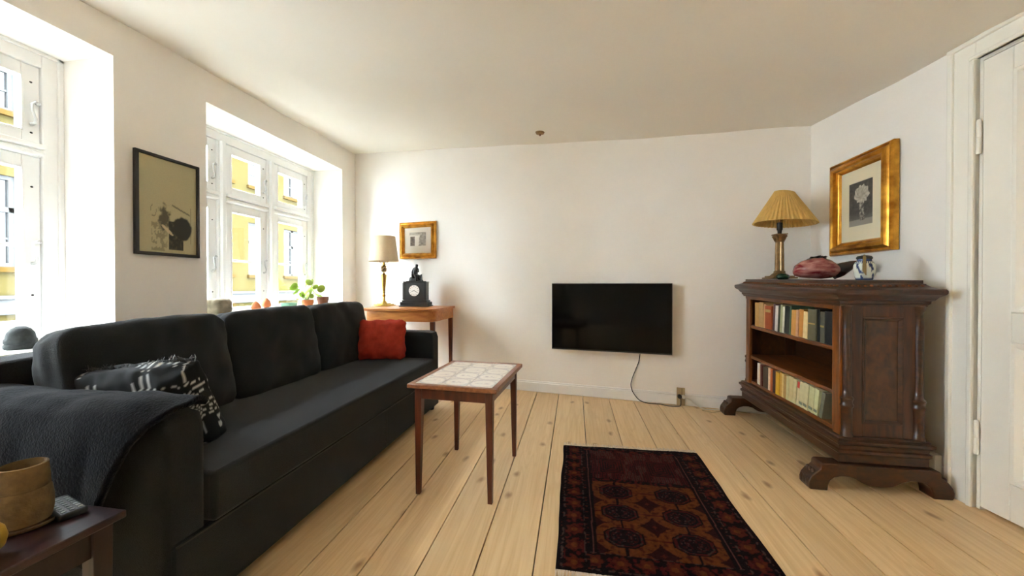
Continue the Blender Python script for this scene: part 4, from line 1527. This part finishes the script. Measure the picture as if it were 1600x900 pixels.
# cornice
bpart(rings([(0.8985, 0.004), (0.908, 0.006), (0.912, 0.012), (0.924, 0.013), (0.930, 0.022), (0.944, 0.030), (0.956, 0.046), (0.964, 0.050), (0.976, 0.050), (0.982, 0.046), (0.985, 0.030), (0.992, 0.014), (1.000, 0.004), (1.006, 0.0), (1.008, -0.006), (1.024, -0.006)]), 'cornice', MT['walnutD'], angle=25)
bd = M()
for k in range(46):
    y = BY0 + 0.012 + (BY1 - BY0 - 0.024) * k / 45
    bd.ball((BX0 - 0.008, y, 0.998), 0.007, 0.0075, 0.006, 6, 4)
for k in range(13):
    x = BX0 + 0.02 + (BX1 - BX0 - 0.04) * k / 12
    for y in (BY0 - 0.008, BY1 + 0.008):
        bd.ball((x, y, 0.998), 0.0085, 0.007, 0.006, 6, 4)
cb = bpart(bd, 'carved_beads', MT['walnutH'])
cb['kind'] = 'stuff'
# base moulding and plinth
bpart(rings([(0.132, 0.004), (0.140, 0.010), (0.178, 0.010), (0.186, 0.018), (0.198, 0.018), (0.204, 0.010), (0.222, 0.014), (0.232, 0.026), (0.244, 0.026), (0.250, 0.014), (0.256, 0.016), (0.2615, 0.008)]), 'base_moulding', MT['walnutD'], angle=25)
# trestle feet: scrolled ends, scalloped skirt
XC = 1.437


def foot_poly():
    left = [(1.217, 0.0), (1.142, 0.0), (1.134, 0.012), (1.133, 0.034), (1.140, 0.056), (1.156, 0.078), (1.176, 0.094), (1.186, 0.104), (1.187, 0.122), (1.194, 0.130), (1.206, 0.1315)]
    inner = [(1.217, 0.0), (1.219, 0.026), (1.228, 0.050), (1.246, 0.066), (1.275, 0.074), (1.310, 0.074), (1.338, 0.066), (1.362, 0.050), (1.384, 0.040), (1.410, 0.036), (XC, 0.035)]
    mir = lambda p: (2 * XC - p[0], p[1])
    return left + [mir(p) for p in left[::-1]] + [mir(p) for p in inner[1:-1]] + inner[::-1][:-1]


for (ya, yb) in ((2.032, 2.112), (3.085, 3.168)):
    t_ = M().prism(foot_poly(), 'y', ya, yb)
    ft = bpart(t_, 'trestle_foot', MT['walnutD'], bevel=0.004)
    cv = M()
    ym = (ya + yb) / 2
    for (xx, sg) in ((1.133, -1), (2 * XC - 1.133, 1)):
        for dy in (-0.022, 0, 0.022):
            cv.ball((xx - sg * 0.003, ym + dy, 0.034), 0.006, 0.010, 0.024, 8, 6)
            cv.ball((xx - sg * 0.030, ym + dy, 0.084), 0.010, 0.009, 0.014, 8, 6)
    bpart(cv, 'scroll_carving', MT['walnutD'], ft)

# ---------------------------------------------------------------- books
SC_ = 1.305 / 1.37
topY = [(3.133, 3.075), (3.075, 3.007), (3.007, 2.98), (2.98, 2.889), (2.877, 2.849), (2.849, 2.808), (2.808, 2.785), (2.785, 2.757), (2.757, 2.733), (2.733, 2.668), (2.668, 2.651), (2.649, 2.598), (2.595, 2.572), (2.572, 2.53), (2.528, 2.484), (2.472, 2.394), (2.393, 2.371), (2.369, 2.33), (2.327, 2.249)]
topC = [('ochre', (206, 160, 92), 0), ('tan', (196, 158, 104), 0), ('peach', (220, 168, 120), 2), ('rust orange', (168, 78, 34), 0), ('mauve', (96, 66, 70), 4.5), ('white', (226, 218, 214), 4.5), ('dark green', (58, 62, 44), 4.5), ('pale green', (176, 178, 136), 4.5), ('white', (230, 226, 206), 4.5), ('blackish green', (36, 40, 34), 4.5), ('green', (84, 108, 80), 4.5), ('amber', (208, 152, 76), 4), ('pinkish', (206, 160, 128), 3), ('orange', (204, 138, 62), 4), ('cream', (236, 210, 154), 4), ('thick grey green', (98, 94, 70), 1), ('black', (22, 22, 20), 0), ('grey', (92, 90, 74), 1), ('thick blue black', (18, 22, 24), 0)]
botY = [(3.095, 3.065), (3.065, 3.041), (3.041, 3.011), (3.006, 2.932), (2.928, 2.903), (2.9, 2.868), (2.868, 2.832), (2.828, 2.781), (2.779, 2.754), (2.754, 2.734), (2.734, 2.708), (2.706, 2.675), (2.675, 2.629), (2.628, 2.594), (2.592, 2.565), (2.564, 2.525), (2.524, 2.478), (2.478, 2.43), (2.427, 2.391)]
botC = [('white', (226, 222, 214), 1), ('cream', (224, 206, 178), 1), ('maroon', (96, 40, 30), 0), ('dark brown', (78, 66, 50), 0), ('pale pink', (228, 200, 170), 1), ('orange', (186, 96, 40), 1), ('dark maroon', (62, 30, 32), 1), ('bright yellow', (222, 172, 30), 1), ('amber', (204, 156, 64), 2), ('cream', (222, 196, 130), 2), ('ochre', (176, 140, 76), 2), ('pale green', (198, 194, 146), 3), ('cream', (206, 192, 140), 3), ('cream', (208, 196, 146), 4), ('red tipped cream', (216, 202, 158), 8), ('pale cream', (212, 204, 160), 8), ('pale cream', (210, 202, 156), 8), ('pale green', (202, 200, 152), 8), ('pale green', (208, 210, 160), 8)]
MATB = {}
random.seed(11)
ORD = ['first', 'second', 'third', 'fourth', 'fifth', 'sixth', 'seventh', 'eighth', 'ninth', 'tenth', 'eleventh', 'twelfth', 'thirteenth', 'fourteenth', 'fifteenth', 'sixteenth', 'seventeenth', 'eighteenth', 'nineteenth']


def book(y_hi, y_lo, zb, hgt, col, leanang, label, group, depth, band=None):
    t = max(y_hi - y_lo - 0.0008, 0.010)
    key = col
    if key not in MATB:
        MATB[key] = mat('cover_cloth', srgb(*col), 0.65, vary=0.14, vscale=40, bump=0.15, bscale=220)
    c = 0.0016
    w = t / 2
    m = M()
    # spine at -x, covers to both sides: a U shaped case
    m.prism([(0, -w), (depth, -w), (depth, -w + c), (c * 1.5, -w + c), (c * 1.5, w - c), (depth, w - c), (depth, w), (0, w), (-0.0015, w * .5), (-0.0015, -w * .5)], 'z', 0, hgt)
    ob = m.build('book', MATB[key], None, smooth=False)
    M().box(c * 1.5 + .0002, depth - .003, -w + c + .0002, w - c - .0002, 0.002, hgt - 0.003).build('pages', MT['paper'], ob, smooth=False)
    bt = M()
    if band:
        bt.box(-0.0026, -0.0012, -w * .78, w * .78, hgt * band[0], hgt * band[1])
        bt.build('spine_label', band[2], ob, smooth=False)
    ang = R(leanang)
    ob.rotation_euler = (ang, 0, 0)       # tops lean away from the door end
    yc = (y_hi + y_lo) / 2
    # keep the lower edge on the shelf
    low = -w * math.sin(ang) if ang > 0 else w * math.sin(ang)
    ob.location = (1.303 + random.uniform(0, 0.006), yc, zb - low + 0.0005)
    tag(ob, label, 'book', group)
    return ob


goldlab = mat('gilt_label', srgb(190, 160, 90), 0.4, metal=0.5, vary=0.2)
redlab = mat('red_label', srgb(196, 52, 34), 0.6, vary=0.1)
greylab = mat('grey_label', srgb(120, 130, 110), 0.7, vary=0.2)


def shelf_z(z, y):
    return z * (1 + LEAN * (y - 2.05))


for i, ((a, b), (cn_, col, ln)) in enumerate(zip(topY, topC)):
    a, b = a * SC_, b * SC_
    h_ = 0.172 + 0.006 * math.sin(i * 2.1) - (0.012 if i in (3, 11, 12, 13, 14) else 0)
    zb = max(shelf_z(0.688, a), shelf_z(0.688, b))
    bd_ = None
    if i == 15: bd_ = (0.52, 0.56, goldlab)
    elif i == 17: bd_ = (0.5, 0.56, goldlab)
    elif i == 3: bd_ = (0.72, 0.84, goldlab)
    book(a, b, zb, h_, col, ln * 0.85, '%s book, %s from the far end of the upper shelf' % (cn_, ORD[i]), 'books on the upper shelf', 0.125, bd_)
for i, ((a, b), (cn_, col, ln)) in enumerate(zip(botY, botC)):
    a, b = a * SC_, b * SC_
    h_ = 0.150 + 0.005 * math.sin(i * 1.7)
    zb = max(shelf_z(OZ0, a), shelf_z(OZ0, b))
    bd_ = None
    if i == 14: bd_ = (0.74, 0.995, redlab)
    elif i > 14: bd_ = (0.10, 0.2, greylab)
    book(a, b, zb, h_, col, ln * 0.9, '%s book, %s from the far end of the lower shelf' % (cn_, ORD[i]), 'books on the lower shelf', 0.12, bd_)
# one grey bound book leaning at the door end of the lower shelf
lb = book(2.262, 2.236, shelf_z(OZ0, 2.25), 0.145, (122, 118, 96), 12, 'mottled grey book leaning alone at the door end of the lower shelf', 'books on the lower shelf', 0.20)

# ---------------------------------------------------------------- things on the bookcase
TOPZ = lambda y: 1.024 * (1 + LEAN * (y - 2.05)) + 0.0004
pl_ = thing('table_lamp', 'lamp with a wide pleated yellow shade on a fluted column standing on the bookcase', 'lamp', (1.44, 2.93, TOPZ(3.012)))
b_ = M().box(-.078, .078, -.078, .078, 0.001, 0.012)
b_.v = b_.v
b_.box(-.066, .066, -.066, .066, 0.012, 0.022)
b_.lathe([(0.060, 0.022), (0.048, 0.034), (0.036, 0.044)], 24)
b_.build('base', MT['bronze'], pl_, bevel=0.002)
flute = lambda a, z: 1 - 0.20 * (0.5 + 0.5 * math.cos(10 * a))
M().lathe([(0.034, 0.044), (0.036, 0.052), (0.030, 0.058)], 24).lathe([(0.0285, 0.058), (0.0275, 0.16), (0.0255, 0.262)], 60, (0, 0, 0), flute).build('column', MT['bronze'], pl_)
cap_ = M().lathe([(0.026, 0.262), (0.030, 0.266), (0.028, 0.272), (0.031, 0.300), (0.038, 0.312)], 20)
for k in range(8):
    a = 2 * PI * k / 8
    cap_.tube([(0.027 * math.cos(a), 0.027 * math.sin(a), 0.272), (0.034 * math.cos(a), 0.034 * math.sin(a), 0.292), (0.044 * math.cos(a), 0.044 * math.sin(a), 0.306), (0.047 * math.cos(a), 0.047 * math.sin(a), 0.300)], [0.006, 0.007, 0.005, 0.003], 6)
cap_.box(-.036, .036, -.036, .036, 0.312, 0.320)
cap_.build('capital', MT['bronze'], pl_)
M().lathe([(0.012, 0.320), (0.014, 0.345), (0.018, 0.350), (0.018, 0.40), (0.0, 0.405)], 16).build('socket', MT['bronzefig'], pl_)
NP = 46
sh_ = M()
n_ = NP * 4
rows_ = [(0.186, 0.392), (0.185, 0.396), (0.122, 0.505), (0.061, 0.610), (0.060, 0.614)]
for (r, z) in rows_:
    for k in range(n_):
        a = 2 * PI * k / n_
        rr = r + 0.0062 * (r / 0.15) * (1 if k % 4 < 2 else -1) * (0.9 + 0.2 * vn(k * 0.7, z * 3, 1))
        sh_.v.append((0.028 + rr * math.cos(a), -0.004 + rr * math.sin(a), z - 0.012 * math.cos(a)))
for j in range(len(rows_) - 1):
    for k in range(n_):
        k2 = (k + 1) % n_
        sh_.f.append((j * n_ + k, j * n_ + k2, (j + 1) * n_ + k2, (j + 1) * n_ + k))
so_ = sh_.build('lamp_shade', MT['pleat'], pl_, angle=30)
sd = so_.modifiers.new('thick', 'SOLIDIFY'); sd.thickness = 0.0016
sp_ = M()
for k in range(3):
    a = 2 * PI * k / 3 + .4
    sp_.tube([(0.01 * math.cos(a), 0.01 * math.sin(a), 0.40), (0.02, 0, 0.585), (0.028 + 0.056 * math.cos(a), 0.056 * math.sin(a), 0.606)], 0.002, 5)
sp_.build('shade_spider', MT['bronze'], pl_)

gg = thing('paperweight', 'small green glass lump beside the pleated lamp base', 'ornament', (1.405, 2.815, TOPZ(2.815)))
M().ball((0, 0, 0.018), 0.040, 0.028, 0.022, 18, 10, lambda dd: 1 + 0.2 * vn(dd.x * 3, dd.y * 3, dd.z * 3)).build('body', MT['greenglass'], gg)
g_ = bpy.data.objects['body.002'] if 'body.002' in bpy.data.objects else None
gg.name = 'paperweight'

# red glazed vessel with a dark spout
SXV = 0.76
rv = thing('ceramic_vessel', 'mottled red ceramic vessel with a long dark handle on the bookcase', 'vessel', (1.442, 2.52, TOPZ(2.52)), R(-17))
bodyp = [(x * SXV, r, zc) for (x, r, zc) in [(-0.150, 0.022, 0.050), (-0.140, 0.046, 0.055), (-0.10, 0.072, 0.062), (-0.04, 0.090, 0.068), (0.03, 0.094, 0.066), (0.08, 0.080, 0.062), (0.115, 0.058, 0.056), (0.140, 0.036, 0.054), (0.150, 0.020, 0.054)]]


def loft(secs, n=22, zsc=0.70):
    m = M()
    for (x, r, zc) in secs:
        for k in range(n):
            a = 2 * PI * k / n
            y = r * math.cos(a)
            z = zc + r * zsc * math.sin(a) * (1.0 if math.sin(a) > 0 else 0.95)
            g = 1 + 0.05 * vn(x * 20, a * 2, 1)
            m.v.append((x, y * g, max(0.0006, z)))
    for j in range(len(secs) - 1):
        for k in range(n):
            k2 = (k + 1) % n
            m.f.append((j * n + k, j * n + k2, (j + 1) * n + k2, (j + 1) * n + k))
    m.f.append(tuple(range(n - 1, -1, -1)))
    m.f.append(tuple((len(secs) - 1) * n + k for k in range(n)))
    return m


loft(bodyp).build('body', MT['redglaze'], rv, angle=60)
M().tube(smooth_path([(0.078, 0, 0.050), (0.105, 0, 0.056), (0.132, 0, 0.070), (0.160, 0, 0.084), (0.190, 0, 0.093), (0.212, 0, 0.094)], 4), [0.050 - 0.0021 * k for k in range(18)] + [0.012, 0.011, 0.010], 14).build('handle', MT['darkglaze'], rv)
cr = M()
for k in range(7):
    x = -0.035 + 0.011 * k
    cr.tube([(x, 0.01 * math.sin(k * 2), 0.118), (x + 0.010, 0.012 * math.sin(k * 2), 0.136), (x + 0.022, 0.016 * math.sin(k * 2.2), 0.146 - 0.003 * abs(k - 3))], [0.009, 0.006, 0.002], 6)
cr.ball((0.0, 0, 0.120), 0.052, 0.032, 0.014, 14, 8)
cr.build('lid', MT['darkglaze'], rv)

# blue and white jar with a raffia tie
JRS = 0.8
jr = thing('ginger_jar', 'small blue and white porcelain jar tied with raffia under the gilt picture', 'jar', (1.455, 2.165, TOPZ(2.165)))
jb = M().lathe([(0.040, 0.001), (0.042, 0.006), (0.050, 0.03), (0.054, 0.055), (0.052, 0.078), (0.044, 0.094), (0.036, 0.100), (0.036, 0.108), (0.033, 0.110), (0.032, 0.102)], 64, cap=False)
bmx = jb.build('body', MT['porcelain'], jr)


def jarcol(c):
    a = math.atan2(c.y, c.x)
    z = c.z
    wht = (0.66, 0.68, 0.60)
    blu = (0.035, 0.055, 0.15)
    if z > 0.085: return blu if (z > 0.098 or int(a * 9) % 2) else wht
    if z < 0.012: return blu
    f = math.sin(5 * a + 40 * z) + 1.3 * vn(a * 3.0, z * 60, 3)
    return blu if f > 0.75 else wht


jr.scale = (JRS, JRS, 0.97)
# more rows for the painted band
me_ = bmx.data
bm_ = bmesh.new(); bm_.from_mesh(me_); bmesh.ops.subdivide_edges(bm_, edges=bm_.edges[:], cuts=2, use_grid_fill=True); bm_.to_mesh(me_); bm_.free()
me_.shade_smooth()
colour_grid(bmx, jarcol)
M().lathe([(0.039, 0.1105), (0.040, 0.118), (0.034, 0.126), (0.012, 0.130), (0.0, 0.130)], 28).build('lid', MT['greystone'], jr)
rt = M()
dirx = Vector((-0.55, -0.83, 0))
for k in range(5):
    s0 = (k - 2) * 0.06
    dv = Vector((dirx.x * math.cos(s0) - dirx.y * math.sin(s0), dirx.x * math.sin(s0) + dirx.y * math.cos(s0), 0))
    rt.tube([dv * 0.02 + Vector((0, 0, 0.131)), dv * 0.042 + Vector((0, 0, 0.118)), dv * 0.041 + Vector((0, 0, 0.10)), dv * 0.056 + Vector((0, 0, 0.075)), dv * 0.058 + Vector((0, 0, 0.045 - 0.005 * k))], 0.0030, 5)
rt.build('raffia_tie', MT['raffia'], jr)

# ---------------------------------------------------------------- things on the window sills
SZ = WZ0 + 0.0045
# rough stone block
sb_ = cushion(0.15, 0.13, 0.19, 12, 9, 0.08, 0.009, seed=5.5)
tag(xform(sb_, Matrix.Translation((0, 0, 0.095))).build('stone_block', MT['stone'], angle=60), 'rough buff stone block on the sill at the left of the far window', 'stone')
o = bpy.data.objects['stone_block']; o.location = (-2.60, 2.335, SZ + 0.004)
zz = min(v.co.z for v in o.data.vertices)
o.location.z = SZ - zz
# grey domed stone
gs = thing('domed_stone', 'dark grey domed ornament with a ribbed foot on the near window sill', 'ornament', (-2.55, 1.325, SZ))
M().lathe([(0.048, 0.0005), (0.052, 0.006), (0.052, 0.018), (0.047, 0.024), (0.050, 0.030), (0.050, 0.044), (0.046, 0.050), (0.042, 0.074), (0.030, 0.094), (0.014, 0.104), (0.0, 0.105)], 24, cap=False).build('dome', MT['greystone'], gs)


def leaf_mesh(r=0.033):
    m = M()
    n = 16
    m.v.append((0, 0, 0.004))
    for (q, z) in ((0.55, 0.002), (1.0, -0.004)):
        for k in range(n):
            a = 2 * PI * k / n
            m.v.append((r * q * math.cos(a), r * q * math.sin(a) * 1.06, z))
    for k in range(n):
        k2 = (k + 1) % n
        m.f.append((0, 1 + k, 1 + k2))
        m.f.append((1 + k, 1 + n + k, 1 + n + k2, 1 + k2))
    return m


random.seed(21)
pp = thing('potted_plant', 'round leaved green plant in a small terracotta pot on the far window sill', 'plant', (-2.60, 3.275, SZ))
M().lathe([(0.036, 0.001), (0.048, 0.118), (0.053, 0.120), (0.055, 0.152), (0.049, 0.153), (0.046, 0.125), (0.0, 0.120)], 24, cap=False).build('pot', MT['terracotta'], pp)
base_leaf = None
for k in range(24):
    a = 2 * PI * k * 0.381 + 0.3
    rr = random.uniform(0.03, 0.13)
    hz_ = random.uniform(0.20, 0.355) - rr * 0.40
    px_, py_ = rr * 0.75 * math.cos(a), rr * 1.25 * math.sin(a)
    M().tube(smooth_path([(0.008 * math.cos(a), 0.008 * math.sin(a), 0.12), (px_ * .35, py_ * .35, 0.12 + (hz_ - .12) * .6), (px_, py_, hz_)], 4), 0.0016, 5).build('stem', MT['stem'], pp)
    if base_leaf is None:
        lf_ = leaf_mesh().build('leaf', MT['leaf'], pp)
        base_leaf = lf_
    else:
        lf_ = base_leaf.copy(); COL.objects.link(lf_); lf_.parent = pp
    lf_.location = (px_, py_, hz_)
    sc_ = random.uniform(0.75, 1.25)
    lf_.scale = (sc_, sc_, sc_)
    tilt = random.uniform(25, 75)
    lf_.rotation_euler = Euler((R(tilt) * math.sin(a) * -1 + R(random.uniform(-20, 20)), R(tilt) * math.cos(a) + R(random.uniform(0, 30)), a))
bp2 = thing('flower_pot', 'empty brown clay pot beside the potted plant on the far window sill', 'pot', (-2.55, 3.435, SZ))
M().lathe([(0.036, 0.001), (0.050, 0.140), (0.055, 0.142), (0.056, 0.178), (0.050, 0.179), (0.046, 0.14), (0.0, 0.13)], 24, cap=False).build('body', MT['brownpot'], bp2)
gp = thing('flower_pot', 'green glazed pot on the far window sill behind the middle sofa cushion', 'pot', (-2.60, 3.035, SZ))
M().lathe([(0.040, 0.001), (0.056, 0.07), (0.066, 0.120), (0.070, 0.134), (0.063, 0.134), (0.056, 0.08), (0.0, 0.07)], 24, cap=False).build('body', MT['greenpot'], gp)
for (x, y, hgt, lab) in ((-2.60, 2.675, 0.165, 'small orange cone shaped ornament with a brown foot on the far window sill'), (-2.62, 2.80, 0.185, 'taller orange cone shaped ornament on the far window sill by the window post')):
    c_ = thing('cone_ornament', lab, 'ornament', (x, y, SZ))
    M().lathe([(0.018, 0.001), (0.010, 0.01), (0.007, hgt * .45), (0.022, hgt * .60)], 14).build('foot', MT['brownpot'], c_)
    M().lathe([(0.030, hgt * .60), (0.036, hgt * .68), (0.026, hgt * .88), (0.005, hgt)], 18).build('cone', MT['terracotta'], c_)
